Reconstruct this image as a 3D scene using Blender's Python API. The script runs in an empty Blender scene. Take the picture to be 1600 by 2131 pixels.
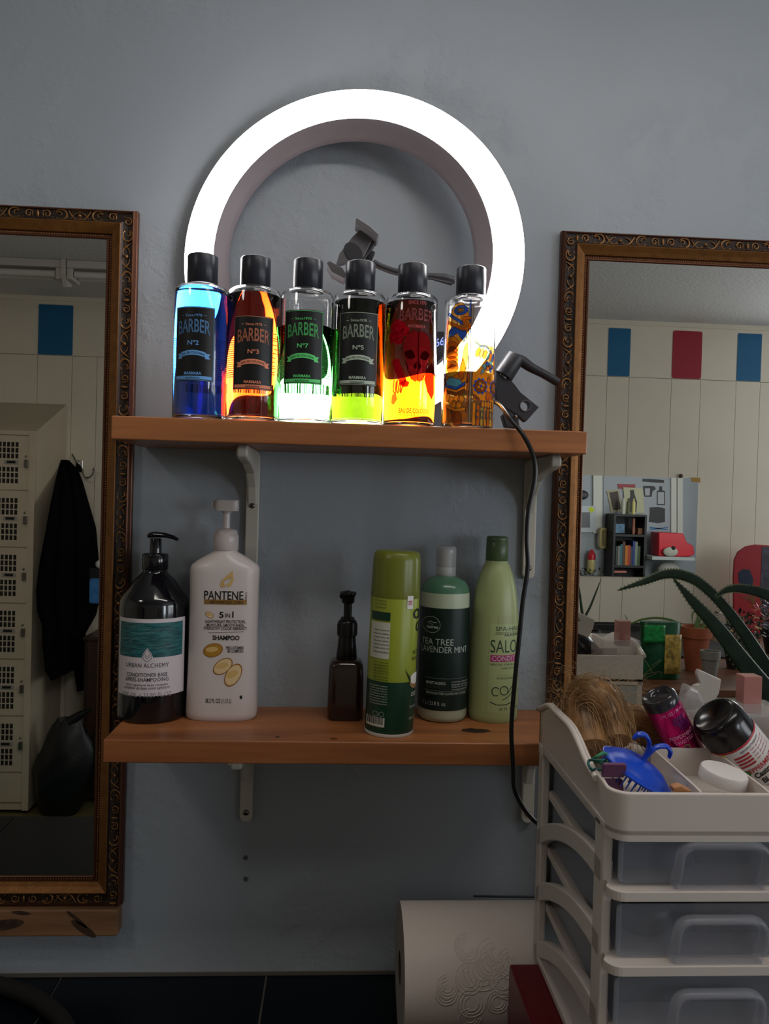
import bpy, bmesh, math, random
from mathutils import Vector, Matrix
random.seed(7)
PI = math.pi
sc = bpy.context.scene
col = sc.collection

# ------------------------------------------------------------------ camera
F = 1600.0
CP = Vector((0, -1.17, 1.57))
RM = (Matrix.Rotation(-math.radians(3.3), 3, 'Z') @ Matrix.Rotation(PI/2+math.radians(-0.9), 3, 'X')
      @ Matrix.Rotation(math.radians(1.6), 3, 'Z'))
cd = bpy.data.cameras.new('camera'); cam = bpy.data.objects.new('camera', cd); col.objects.link(cam)
cd.sensor_fit = 'VERTICAL'; cd.sensor_height = 24; cd.sensor_width = 24; cd.lens = 24*F/2131; cd.clip_start = .02
cam.matrix_world = Matrix.Translation(CP) @ RM.to_4x4()
sc.camera = cam
vs_ = sc.view_settings
vs_.view_transform = 'Standard'; vs_.look = 'None'; vs_.gamma = 1; vs_.use_curve_mapping = False
vs_.exposure = 0.0
# ------------------------------------------------------------------ world and lights
w = bpy.data.worlds.new('world'); sc.world = w; w.use_nodes = True
w.node_tree.nodes['Background'].inputs[0].default_value = (.55, .68, .85, 1)
w.node_tree.nodes['Background'].inputs[1].default_value = 1.0
def area(name, loc, rot, sx, sy, power, colr):
    l = bpy.data.lights.new(name, 'AREA'); l.shape = 'RECTANGLE'; l.size = sx; l.size_y = sy
    l.energy = power; l.color = colr
    o = bpy.data.objects.new(name, l); col.objects.link(o); o.location = loc; o.rotation_euler = rot
    return o
area('window_daylight', (3.0, -3.16, 1.75), (math.radians(90), 0, math.radians(8)), .85, 1.0, 25, (.86, .93, 1))
area('side_window_daylight', (3.87, -1.75, 1.75), (0, math.radians(90), 0), 1.05, 1.5, 22, (.94, .97, 1))
CEIL_LAMP = 10.0      # emission of the ceiling lamp's diffuser
RING = 45.0          # emission of the ring light's diffuser
sc.cycles.max_bounces = 14; sc.cycles.transmission_bounces = 14; sc.cycles.glossy_bounces = 6
sc.cycles.transparent_max_bounces = 16; sc.cycles.diffuse_bounces = 4
sc.cycles.sample_clamp_indirect = 14.0
sc.cycles.caustics_reflective = True; sc.cycles.caustics_refractive = False

# ------------------------------------------------------------------ photo rays to places
def at(px, py, Y):
    d = RM @ Vector(((px-800)/F, -(py-1065.5)/F, -1))
    return CP + d*((Y-CP.y)/d.y)
def vat(px, py, yr):            # seen once in the wall mirrors
    p = at(px, py, -.024-yr); p.y = yr; return p
def vat2(px, py, yr):           # seen in the far mirror through the right mirror
    p = at(px, py, 6.056+yr); p.y = yr; return p

# ------------------------------------------------------------------ materials
def lin(c):
    return tuple(((v/255)/12.92 if v/255 <= .04045 else ((v/255+.055)/1.055)**2.4) for v in c)
MATS = {}
def mat(name, c, rough=.5, metal=0, spec=.5, bump=0, bscale=50, alpha=1, trans=0, var=0, vscale=8, emit=0, ior=1.45, coat=0, sss=0, stretch=(1,1,1)):
    if name in MATS: return MATS[name]
    m = bpy.data.materials.new(name); m.use_nodes = True; nt = m.node_tree; b = nt.nodes['Principled BSDF']
    cl = lin(c) if max(c) > 1 else c
    b.inputs['Base Color'].default_value = (*cl, 1); b.inputs['Roughness'].default_value = rough
    b.inputs['Metallic'].default_value = metal; b.inputs['Specular IOR Level'].default_value = spec
    b.inputs['Alpha'].default_value = alpha; b.inputs['Transmission Weight'].default_value = trans
    b.inputs['IOR'].default_value = ior; b.inputs['Coat Weight'].default_value = coat
    if sss: b.inputs['Subsurface Weight'].default_value = sss; b.inputs['Subsurface Scale'].default_value = .01
    if emit:
        b.inputs['Emission Color'].default_value = (*cl, 1); b.inputs['Emission Strength'].default_value = emit
    tc = None
    if bump or var:
        tc = nt.nodes.new('ShaderNodeTexCoord'); mp = nt.nodes.new('ShaderNodeMapping'); mp.inputs['Scale'].default_value = stretch
        nt.links.new(tc.outputs['Object'], mp.inputs[0])
    if bump:
        n = nt.nodes.new('ShaderNodeTexNoise'); n.inputs['Scale'].default_value = bscale; n.inputs['Detail'].default_value = 6
        bp = nt.nodes.new('ShaderNodeBump'); bp.inputs['Strength'].default_value = bump; bp.inputs['Distance'].default_value = .004
        nt.links.new(mp.outputs[0], n.inputs[0]); nt.links.new(n.outputs[0], bp.inputs['Height']); nt.links.new(bp.outputs[0], b.inputs['Normal'])
    if var:
        n = nt.nodes.new('ShaderNodeTexNoise'); n.inputs['Scale'].default_value = vscale; n.inputs['Detail'].default_value = 5
        r = nt.nodes.new('ShaderNodeMapRange'); r.inputs[1].default_value = .3; r.inputs[2].default_value = .7
        r.inputs[3].default_value = 1-var; r.inputs[4].default_value = 1+var
        mx = nt.nodes.new('ShaderNodeVectorMath'); mx.operation = 'SCALE'; mx.inputs[0].default_value = cl
        nt.links.new(mp.outputs[0], n.inputs[0]); nt.links.new(n.outputs[0], r.inputs[0]); nt.links.new(r.outputs[0], mx.inputs['Scale'])
        nt.links.new(mx.outputs[0], b.inputs['Base Color'])
    MATS[name] = m
    return m
def emis(name, c, s):
    m = bpy.data.materials.new(name); m.use_nodes = True; nt = m.node_tree; nt.nodes.clear()
    o = nt.nodes.new('ShaderNodeOutputMaterial'); e = nt.nodes.new('ShaderNodeEmission')
    e.inputs[0].default_value = (*c, 1); e.inputs[1].default_value = s; nt.links.new(e.outputs[0], o.inputs[0]); return m
def glass(name, c=(1, 1, 1), ior=1.5, rough=0.0):
    m = bpy.data.materials.new(name); m.use_nodes = True; nt = m.node_tree; nt.nodes.clear()
    o = nt.nodes.new('ShaderNodeOutputMaterial'); g = nt.nodes.new('ShaderNodeBsdfGlass')
    g.inputs['Color'].default_value = (*c, 1); g.inputs['IOR'].default_value = ior; g.inputs['Roughness'].default_value = rough
    nt.links.new(g.outputs[0], o.inputs[0]); return m
def liquid(name, T, d=.067):    # T = colour left after crossing d metres
    m = glass(name, ior=1.33); nt = m.node_tree
    sg = [-math.log(max(t, 1e-4))/d for t in T]; D = max(sg)*1.001
    v = nt.nodes.new('ShaderNodeVolumeAbsorption'); v.inputs['Color'].default_value = (*[1-s/D for s in sg], 1); v.inputs['Density'].default_value = D
    o = [n for n in nt.nodes if n.type == 'OUTPUT_MATERIAL'][0]; nt.links.new(v.outputs[0], o.inputs['Volume']); return m
def wood(name, c1, c2, scale=30, rough=.45, axis='x', bump=.15):
    m = bpy.data.materials.new(name); m.use_nodes = True; nt = m.node_tree; b = nt.nodes['Principled BSDF']
    tc = nt.nodes.new('ShaderNodeTexCoord'); mp = nt.nodes.new('ShaderNodeMapping')
    mp.inputs['Scale'].default_value = {'x': (.08, 1, 1), 'z': (1, 1, .08), 'y': (1, .08, 1)}[axis]
    n = nt.nodes.new('ShaderNodeTexNoise'); n.inputs['Scale'].default_value = scale; n.inputs['Detail'].default_value = 8; n.inputs['Distortion'].default_value = 1.2
    n2 = nt.nodes.new('ShaderNodeTexNoise'); n2.inputs['Scale'].default_value = scale*6; n2.inputs['Detail'].default_value = 3
    mx = nt.nodes.new('ShaderNodeMath'); mx.operation = 'MULTIPLY_ADD'; mx.inputs[1].default_value = .3
    r = nt.nodes.new('ShaderNodeValToRGB'); r.color_ramp.elements[0].position = .38; r.color_ramp.elements[1].position = .8
    r.color_ramp.elements[0].color = (*lin(c2), 1); r.color_ramp.elements[1].color = (*lin(c1), 1)
    L = nt.links.new
    L(tc.outputs['Object'], mp.inputs[0]); L(mp.outputs[0], n.inputs[0]); L(mp.outputs[0], n2.inputs[0])
    L(n2.outputs[0], mx.inputs[0]); L(n.outputs[0], mx.inputs[2]); L(mx.outputs[0], r.inputs[0]); L(r.outputs[0], b.inputs['Base Color'])
    bp = nt.nodes.new('ShaderNodeBump'); bp.inputs['Strength'].default_value = bump; bp.inputs['Distance'].default_value = .002
    L(mx.outputs[0], bp.inputs['Height']); L(bp.outputs[0], b.inputs['Normal'])
    b.inputs['Roughness'].default_value = rough
    return m

# ------------------------------------------------------------------ mesh building
class MB:
    def __init__(s): s.v = []; s.f = []; s.m = []; s.sm = []; s.mats = []; s.M = Matrix.Identity(4)
    def add(s, vs, fs, m, smooth=False):
        if m not in s.mats: s.mats.append(m)
        k = s.mats.index(m); b = len(s.v)
        s.v += [s.M @ Vector(v) for v in vs]
        for f in fs: s.f.append([b+i for i in f]); s.m.append(k); s.sm.append(smooth)
        return s
    def box(s, x0, x1, y0, y1, z0, z1, m):
        v = [(x, y, z) for z in (z0, z1) for y in (y0, y1) for x in (x0, x1)]
        return s.add(v, [(0, 2, 3, 1), (4, 5, 7, 6), (0, 1, 5, 4), (2, 6, 7, 3), (0, 4, 6, 2), (1, 3, 7, 5)], m)
    def prism(s, poly, a0, a1, m, ax='y', smooth=False):   # poly in the two other axes
        n = len(poly)
        def P(u, v, a): return {'y': (u, a, v), 'x': (a, u, v), 'z': (u, v, a)}[ax]
        vs = [P(u, v, a0) for u, v in poly]+[P(u, v, a1) for u, v in poly]
        A = sum(poly[i][0]*poly[(i+1) % n][1]-poly[(i+1) % n][0]*poly[i][1] for i in range(n))
        flip = (A > 0) != (ax == 'y')
        if a1 < a0: flip = not flip
        fs = [tuple(range(n)), tuple(range(2*n-1, n-1, -1))]+[(i+n, (i+1) % n+n, (i+1) % n, i) for i in range(n)]
        if flip: pass
        else: fs = [tuple(reversed(f)) for f in fs]
        if ax == 'x' : pass
        s.add(vs, fs, m, False)
        return s
    def rings(s, rs, m, cap0=True, cap1=True, smooth=True, closed=True):
        n = len(rs[0]); vs = [p for r in rs for p in r]; fs = []
        for i in range(len(rs)-1):
            for j in range(n if closed else n-1):
                a = i*n+j; b = i*n+(j+1) % n; fs.append((a, b, b+n, a+n))
        s.add(vs, fs, m, smooth)
        if cap0: s.add(rs[0], [tuple(reversed(range(n)))], m)
        if cap1: s.add(rs[-1], [tuple(range(n))], m)
        return s
    def lathe(s, prof, m, seg=32, c=(0, 0, 0), cap0=True, cap1=True, smooth=True, sx=1, sy=1):
        rs = [[(c[0]+sx*r*math.cos(2*PI*j/seg), c[1]+sy*r*math.sin(2*PI*j/seg), c[2]+z) for j in range(seg)] for r, z in prof]
        # sharp corners: duplicate by splitting where the profile turns hard
        out = []; cur = [rs[0]]
        for i in range(1, len(prof)):
            cur.append(rs[i])
            if i < len(prof)-1:
                a = math.atan2(prof[i][1]-prof[i-1][1], prof[i][0]-prof[i-1][0]); b = math.atan2(prof[i+1][1]-prof[i][1], prof[i+1][0]-prof[i][0])
                d = abs((b-a+PI) % (2*PI)-PI)
                if d > .9: out.append(cur); cur = [rs[i]]
        out.append(cur)
        for k, o in enumerate(out): s.rings(o, m, cap0 and k == 0, cap1 and k == len(out)-1, smooth)
        return s
    def tube(s, pts, r, m, seg=8, closed=False, flat=1.0, cap=True, up=None):
        pts = [Vector(p) for p in pts]; n = len(pts); rs = []
        R = r if isinstance(r, (list, tuple)) else [r]*n
        nrm = None
        for i in range(n):
            t = (pts[(i+1) % n]-pts[i-1]) if closed else (pts[min(i+1, n-1)]-pts[max(i-1, 0)])
            if t.length < 1e-9: t = Vector((0, 0, 1))
            t.normalize()
            if nrm is None:
                nrm = Vector(up) if up else (Vector((0, 0, 1)) if abs(t.z) < .9 else Vector((0, 1, 0)))
            nrm = nrm - t*nrm.dot(t)
            if nrm.length < 1e-6: nrm = t.orthogonal()
            nrm.normalize(); b = t.cross(nrm)
            rs.append([pts[i]+(nrm*math.cos(2*PI*j/seg)*flat+b*math.sin(2*PI*j/seg))*R[i] for j in range(seg)])
        if closed: rs.append(rs[0])
        return s.rings(rs, m, cap and not closed, cap and not closed)
    def ball(s, c, r, m, seg=12, sc_=(1, 1, 1)):
        n = seg//2; pr = [(r*math.sin(PI*i/n)+1e-6, -r*math.cos(PI*i/n)) for i in range(n+1)]
        rs = [[(c[0]+sc_[0]*a*math.cos(2*PI*j/seg), c[1]+sc_[1]*a*math.sin(2*PI*j/seg), c[2]+sc_[2]*z) for j in range(seg)] for a, z in pr]
        return s.rings(rs, m, False, False)
    def grid(s, fn, nu, nv, m, smooth=True):
        vs = [fn(i/nu, j/nv) for j in range(nv+1) for i in range(nu+1)]
        fs = [(j*(nu+1)+i, j*(nu+1)+i+1, (j+1)*(nu+1)+i+1, (j+1)*(nu+1)+i) for j in range(nv) for i in range(nu)]
        return s.add(vs, fs, m, smooth)
    def build(s, name, parent=None, bev=0, loc=None, weld=False, solid=0, kind=None, label=None):
        me = bpy.data.meshes.new(name); me.from_pydata([tuple(v) for v in s.v], [], s.f)
        for m in s.mats: me.materials.append(m)
        me.polygons.foreach_set('material_index', s.m); me.polygons.foreach_set('use_smooth', s.sm); me.update()
        o = bpy.data.objects.new(name, me); col.objects.link(o)
        if parent: o.parent = parent
        if loc: o.location = loc
        if weld or bev:
            w_ = o.modifiers.new('weld', 'WELD'); w_.merge_threshold = 1e-5
        if solid:
            q = o.modifiers.new('solid', 'SOLIDIFY'); q.thickness = solid; q.offset = -1
        if bev:
            q = o.modifiers.new('bevel', 'BEVEL'); q.width = bev; q.segments = 3; q.limit_method = 'ANGLE'; q.angle_limit = .6
            q.harden_normals = False
        if kind: o['kind'] = kind
        if label: o['label'] = label
        return o
def thing(name, label, cat, loc=(0, 0, 0), rz=0, group=None):
    o = bpy.data.objects.new(name, None); col.objects.link(o); o.empty_display_size = .02
    o.location = loc; o.rotation_euler = (0, 0, rz); o['label'] = label; o['category'] = cat
    if group: o['group'] = group
    return o
def tag(o, label, cat, group=None):
    o['label'] = label; o['category'] = cat
    if group: o['group'] = group
    return o
def rrect(x0, x1, z0, z1, r, n=5):
    out = []
    for cx, cz, a in ((x1-r, z1-r, 0), (x0+r, z1-r, PI/2), (x0+r, z0+r, PI), (x1-r, z0+r, 1.5*PI)):
        for i in range(n+1): out.append((cx+r*math.cos(a+PI/2*i/n), cz+r*math.sin(a+PI/2*i/n)))
    return out
def arc(cx, cy, r, a0, a1, n, ry=None):
    return [(cx+r*math.cos(a0+(a1-a0)*i/n), cy+(ry or r)*math.sin(a0+(a1-a0)*i/n)) for i in range(n+1)]
def spline(pts, n=8):
    P = [Vector(p) for p in pts]; P = [P[0]*2-P[1]]+P+[P[-1]*2-P[-2]]; out = []
    for i in range(1, len(P)-2):
        for k in range(n):
            t = k/n; a, b, c, d = P[i-1], P[i], P[i+1], P[i+2]
            out.append(.5*((2*b)+(c-a)*t+(2*a-5*b+4*c-d)*t*t+(3*b-a-3*c+d)*t**3))
    out.append(P[-2]); return out
def lerps(vals, n):     # values interpolated along n samples
    out = []
    for i in range(n):
        t = i/(n-1)*(len(vals)-1); k = min(int(t), len(vals)-2); out.append(vals[k]+(vals[k+1]-vals[k])*(t-k))
    return out

# lettering: text outlines become flat polygons laid on a surface
_tc = {}
def glyphs(s, bold=0, shear=0):
    key = (s, bold, shear)
    if key in _tc: return _tc[key]
    cu = bpy.data.curves.new('t', 'FONT'); cu.body = s; cu.size = 1; cu.resolution_u = 3; cu.offset = bold; cu.shear = shear
    ob = bpy.data.objects.new('t', cu); me = ob.to_mesh()
    vs = [(v.co.x, v.co.y) for v in me.vertices]; fs = [tuple(p.vertices) for p in me.polygons]
    ob.to_mesh_clear(); bpy.data.objects.remove(ob); bpy.data.curves.remove(cu)
    _tc[key] = (vs, fs); return _tc[key]
def text(mb, s, s0, s1, z0, z1, fn, m, bold=0, arch=0, shear=0, slope=0, off=.0005, flip=False, fitw=True):
    vs, fs = glyphs(s, bold, shear)
    if not vs: return
    xa = min(v[0] for v in vs); xb = max(v[0] for v in vs); ya = min(v[1] for v in vs); yb = max(v[1] for v in vs)
    out = []
    for x, y in vs:
        u = (x-xa)/(xb-xa); v = (y-ya)/max(yb-ya, 1e-6)
        if flip: u = 1-u; v = 1-v
        S_ = s0+(s1-s0)*u; Z_ = z0+(z1-z0)*v + arch*(1-(2*u-1)**2)+slope*(u-.5)
        out.append(fn(S_, Z_, off))
    mb.add(out, fs, m)
def shape(mb, poly, fn, m, off=.0005, sub=0):   # filled polygon laid on a surface
    bm = bmesh.new(); vv = [bm.verts.new((a, b, 0)) for a, b in poly]
    try: bm.faces.new(vv)
    except ValueError: pass
    bmesh.ops.triangulate(bm, faces=bm.faces[:])
    for _ in range(4):      # cut long edges so the print follows the curved surface
        es = [e for e in bm.edges if e.calc_length() > .0045]
        if not es: break
        bmesh.ops.subdivide_edges(bm, edges=es, cuts=1); bmesh.ops.triangulate(bm, faces=[f for f in bm.faces if len(f.verts) > 3])
    bm.verts.index_update()
    mb.add([fn(v.co.x, v.co.y, off) for v in bm.verts], [tuple(v.index for v in f.verts) for f in bm.faces], m); bm.free()
def strip(mb, pts, wd, fn, m, off=.0006, closed=False):   # line of width wd laid on a surface
    P2 = []; src = list(pts)+([pts[0]] if closed else [])
    for i in range(len(src)-1):
        k = max(1, int(math.hypot(src[i+1][0]-src[i][0], src[i+1][1]-src[i][1])/.003)+1)
        for j in range(k): P2.append((src[i][0]+(src[i+1][0]-src[i][0])*j/k, src[i][1]+(src[i+1][1]-src[i][1])*j/k))
    if not closed: P2.append(src[-1])
    pts = P2; n = len(pts); L = []; R_ = []
    for i in range(n):
        a = pts[(i-1) % n] if closed or i > 0 else pts[i]; b = pts[(i+1) % n] if closed or i < n-1 else pts[i]
        dx, dy = b[0]-a[0], b[1]-a[1]; l = math.hypot(dx, dy) or 1
        nx, ny = -dy/l*wd/2, dx/l*wd/2
        L.append((pts[i][0]+nx, pts[i][1]+ny)); R_.append((pts[i][0]-nx, pts[i][1]-ny))
    vs = [fn(*p, off) for p in L]+[fn(*p, off) for p in R_]
    fs = [(i, (i+1) % n, n+(i+1) % n, n+i) for i in range(n if closed else n-1)]
    mb.add(vs, fs, m)
def quad(mb, s0, s1, z0, z1, fn, m, off=.0004, n=10, arch=0, nv=1):
    mb.grid(lambda u, v: fn(s0+(s1-s0)*u, z0+(z1-z0)*v+arch*(1-(2*u-1)**2), off), n, nv, m)
def disc(mb, cs, cz, r, fn, m, off=.0005, n=20, rz=None):
    shape(mb, [(cs+r*math.cos(2*PI*i/n), cz+(rz or r)*math.sin(2*PI*i/n)) for i in range(n)], fn, m, off)
def cylfn(r, a0=0):     # arc length s round a standing cylinder, s=0 faces the room
    return lambda s, z, o: ((r+o)*math.sin(a0+s/r), -(r+o)*math.cos(a0+s/r), z)

# ------------------------------------------------------------------ setting: room
XL, XR, YB, ZC = -2.55, 3.75, -3.05, 2.60
WALLC = lin((157, 164, 172))
def wall_mat(name, c, b1=.35):
    m = bpy.data.materials.new(name); m.use_nodes = True; nt = m.node_tree; b = nt.nodes['Principled BSDF']; L = nt.links.new
    tc = nt.nodes.new('ShaderNodeTexCoord')
    n1 = nt.nodes.new('ShaderNodeTexNoise'); n1.inputs['Scale'].default_value = 26; n1.inputs['Detail'].default_value = 8; n1.inputs['Roughness'].default_value = .62
    n2 = nt.nodes.new('ShaderNodeTexNoise'); n2.inputs['Scale'].default_value = 4.0; n2.inputs['Detail'].default_value = 3
    rmp = nt.nodes.new('ShaderNodeMapRange'); rmp.inputs[1].default_value = .44; rmp.inputs[2].default_value = .60
    mu = nt.nodes.new('ShaderNodeMath'); mu.operation = 'MULTIPLY'
    n3 = nt.nodes.new('ShaderNodeTexNoise'); n3.inputs['Scale'].default_value = 300; n3.inputs['Detail'].default_value = 2
    ad = nt.nodes.new('ShaderNodeMath'); ad.operation = 'MULTIPLY_ADD'; ad.inputs[1].default_value = .12
    bp = nt.nodes.new('ShaderNodeBump'); bp.inputs['Strength'].default_value = b1; bp.inputs['Distance'].default_value = .0016
    for n in (n1, n2, n3): L(tc.outputs['Object'], n.inputs[0])
    r1 = nt.nodes.new('ShaderNodeMapRange'); r1.inputs[1].default_value = .47; r1.inputs[2].default_value = .62
    L(n2.outputs[0], rmp.inputs[0]); L(rmp.outputs[0], mu.inputs[0]); L(n1.outputs[0], r1.inputs[0]); L(r1.outputs[0], mu.inputs[1])
    L(n3.outputs[0], ad.inputs[0]); L(mu.outputs[0], ad.inputs[2]); L(ad.outputs[0], bp.inputs['Height']); L(bp.outputs[0], b.inputs['Normal'])
    mr = nt.nodes.new('ShaderNodeMapRange'); mr.inputs[3].default_value = .93; mr.inputs[4].default_value = 1.07
    sc_ = nt.nodes.new('ShaderNodeVectorMath'); sc_.operation = 'SCALE'; sc_.inputs[0].default_value = c
    L(n2.outputs[0], mr.inputs[0]); L(mr.outputs[0], sc_.inputs['Scale']); L(sc_.outputs[0], b.inputs['Base Color'])
    b.inputs['Roughness'].default_value = .42; b.inputs['Specular IOR Level'].default_value = .4
    return m
m_wall = wall_mat('pale_blue_paint', WALLC, .6)
m_cream = mat('cream_panel_paint', (214, 204, 186), .5, var=.04, vscale=3)
m_gap = mat('groove_backing', (150, 142, 126), .9)  # darker backing seen in the gaps between planks
m_ceil = mat('ceiling_stucco', (196, 194, 192), .9, bump=.9, bscale=60)
m_floor = mat('tan_floor', (92, 84, 50), .55, var=.25, vscale=5)
m_white = mat('white_trim_paint', (205, 203, 195), .45)

MB().box(XL-.1, XR+.1, 0, .1, 0, ZC, m_wall).build('wall_front', kind='structure')
MB().box(XL-.1, XL, YB, 0, 0, ZC, m_cream).build('wall_left', kind='structure')
q = MB(); q.box(XR, XR+.1, YB, -2.55, 0, ZC, m_wall).box(XR, XR+.1, -.95, 0, 0, ZC, m_wall).box(XR, XR+.1, -2.55, -.95, 0, 1.2, m_wall).box(XR, XR+.1, -2.55, -.95, 2.3, ZC, m_wall)
q.build('wall_right', kind='structure')
q = MB()
for a, b, c, d in ((-2.6, -2.55, 1.15, 2.35), (-.95, -.9, 1.15, 2.35), (-2.55, -.95, 1.15, 1.2), (-2.55, -.95, 2.3, 2.35), (-1.77, -1.73, 1.2, 2.3)): q.box(XR-.02, XR+.02, a, b, c, d, m_white)
q.build('window_2', kind='structure')
MB().box(XL-.1, XR+.1, YB-.1, .1, ZC, ZC+.1, m_ceil).build('ceiling', kind='structure')
MB().box(XL-.1, XR+.1, YB-.1, .1, -.1, 0, m_floor).build('floor', kind='structure')
# panelled wall opposite, with a window opening
WX0, WX1, WZ0, WZ1 = 2.58, 3.45, 1.2, 2.3
mb = MB()
mb.box(XL-.1, WX0, YB-.1, YB-.006, 0, ZC, m_gap).box(WX1, XR+.1, YB-.1, YB-.006, 0, ZC, m_gap)
mb.box(WX0, WX1, YB-.1, YB-.006, 0, WZ0, m_gap).box(WX0, WX1, YB-.1, YB-.006, WZ1, ZC, m_gap)
band = 2.29
sq = [(vat(80, 680, YB).x, vat(152, 680, YB).x, 'blue'), (vat(1265, 735, YB).x, vat(1311, 735, YB).x, 'blue'),
      (vat(1399, 735, YB).x, vat(1460, 735, YB).x, 'red'), (vat(1534, 735, YB).x, vat(1584, 735, YB).x, 'blue')]
edges = sorted([e for a, b, _ in sq for e in (a, b)])
xs = [XL-.1]; e2 = edges+[XR+.1]
for e in e2:
    while e-xs[-1] > .30: xs.append(xs[-1]+random.choice((.13, .2, .24)))
    if e-xs[-1] < .05: xs[-1] = e
    else: xs.append(e)
g = .0022
for i in range(len(xs)-1):
    a, b = xs[i]+g/2, xs[i+1]-g/2
    segs = [(0, band-.002)]
    for z0, z1 in segs:
        if b > WX0 and a < WX1:
            mb.box(a, b, YB-.006, YB, 0, WZ0-.05, m_cream)
        else: mb.box(a, b, YB-.006, YB, z0, z1, m_cream)
mb.box(XL-.1, WX0-.01, YB-.006, YB, band+.001, ZC, m_cream).box(WX1+.01, XR+.1, YB-.006, YB, band+.001, ZC, m_cream)
mb.box(XL, XR, YB-.006, YB+.012, 2.575, ZC, m_cream)
wb = mb.build('wall_back', kind='structure')
m_sqb = mat('blue_square_paint', (16, 92, 134), .5); m_sqr = mat('red_square_paint', (150, 26, 44), .5)
for a, b, c in sq:
    p = MB(); p.prism(rrect(a, b, band+.002, 2.557, .006 if c == 'blue' else .012), YB+.002, YB-.003, m_sqb if c == 'blue' else m_sqr)
    o = p.build('painted_square', wb); o['label'] = c+' painted square near the ceiling'
mb = MB()
for a, b, c, d in ((WX0-.05, WX0, WZ0-.05, WZ1+.05), (WX1, WX1+.05, WZ0-.05, WZ1+.05), (WX0, WX1, WZ0-.05, WZ0), (WX0, WX1, WZ1, WZ1+.05)):
    mb.box(a, b, YB-.02, YB+.02, c, d, m_white)
mb.box(WX0, WX1, YB-.05, YB-.03, 1.73, 1.76, m_white)
mb.build('window_1', kind='structure')

# ------------------------------------------------------------------ shelves
m_shelf = wood('orange_pine', (168, 106, 62), (122, 70, 38), 22, .38)
ZU, ZL = 1.668, 1.252
def shelf(name, x0, x1, zt, label, knot=None):
    t = MB().box(x0, x1, -.168, -.001, zt-.030, zt, m_shelf)
    o = t.build(name, bev=.0018); tag(o, label, 'shelf')
    if knot:
        mk = mat('knot_dark', (46, 26, 18), .6, var=.4, vscale=200)
        for cx, cy, rx, ry in knot:
            k = MB(); k.add([(cx+rx*math.cos(2*PI*i/18)*random.uniform(.75, 1.1), cy+ry*math.sin(2*PI*i/18)*random.uniform(.7, 1.1), zt+.0002) for i in range(18)], [tuple(range(18))], mk)
            k.build('wood_knot', o)
    return o
us = shelf('wall_shelf', -.295, .324, ZU, 'upper orange pine wall shelf carrying the row of coloured cologne bottles')
ls = shelf('wall_shelf', -.296, .318, ZL, 'lower orange pine wall shelf carrying the shampoo and conditioner bottles',
           [(at(985, 1513, -.1).x, -.112, .022, .011), (.0, -.155, .006, .003), (-.075, -.15, .004, .003)])
# white steel brackets with screws
m_brk = mat('white_bracket', (196, 190, 178), .4); m_screw = mat('screw_steel', (130, 125, 118), .3, metal=1)
def bracket(x, ztop, h, label, rod, w_=.0195, screws=(.05, .135)):
    t = thing('shelf_bracket', label, 'bracket', (x, 0, ztop), 0, 'white brackets under the shelves')
    m = MB()
    # wall leg
    m.prism(rrect(-w_/2, w_/2, -h, 0, w_*.48, 6), -.001, -.011, m_brk)
    m.build('wall_leg', t, bev=.002)
    m = MB()
    pr = [(-.001, 0), (-.138, 0), (-.1455, -.006), (-.145, -.016), (-.130, -.020), (-.085, -.024), (-.045, -.035), (-.022, -.055), (-.010, -.085), (-.001, -.095)]
    m.prism(pr, -w_*.38, w_*.38, m_brk, 'x')
    m.build('arm', t, bev=.003)
    for s in screws:
        q = MB(); q.M = Matrix.Translation((0, -.012 if s < h-.0 else -.012, -s)) @ Matrix.Rotation(PI/2, 4, 'X')
        q.lathe([(.0045, -.002), (.0045, 0), (.0035, .0016), (.001, .002)], m_screw, 14)
        q.M = q.M @ Matrix.Rotation(rod, 4, 'Z')
        q.box(-.003, .003, -.0005, .0005, .0019, .0023, mat('screw_slot', (20, 18, 16), .8)).box(-.0005, .0005, -.003, .003, .0019, .0023, mat('screw_slot', (0, 0, 0)))
        q.build('screw', t)
    return t
bracket(at(526, 1010, -.01).x, ZU-.03, .185, 'white shelf bracket under the left of the upper shelf, behind the white pump bottle', .3, screws=(.082,))
bracket(at(1103, 1080, -.01).x, ZU-.03, .183, 'white shelf bracket under the right end of the upper shelf, beside the black cable', .8, screws=(.055, .166))
bracket(at(512, 1690, -.01).x, ZL-.03, .143, 'white shelf bracket under the left of the lower shelf', .2, screws=(.018, .128))
bracket(at(1098, 1700, -.01).x, ZL-.03, .143, 'white shelf bracket under the right of the lower shelf, beside the drawer tower', 1.0, screws=(.018, .128))

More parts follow.
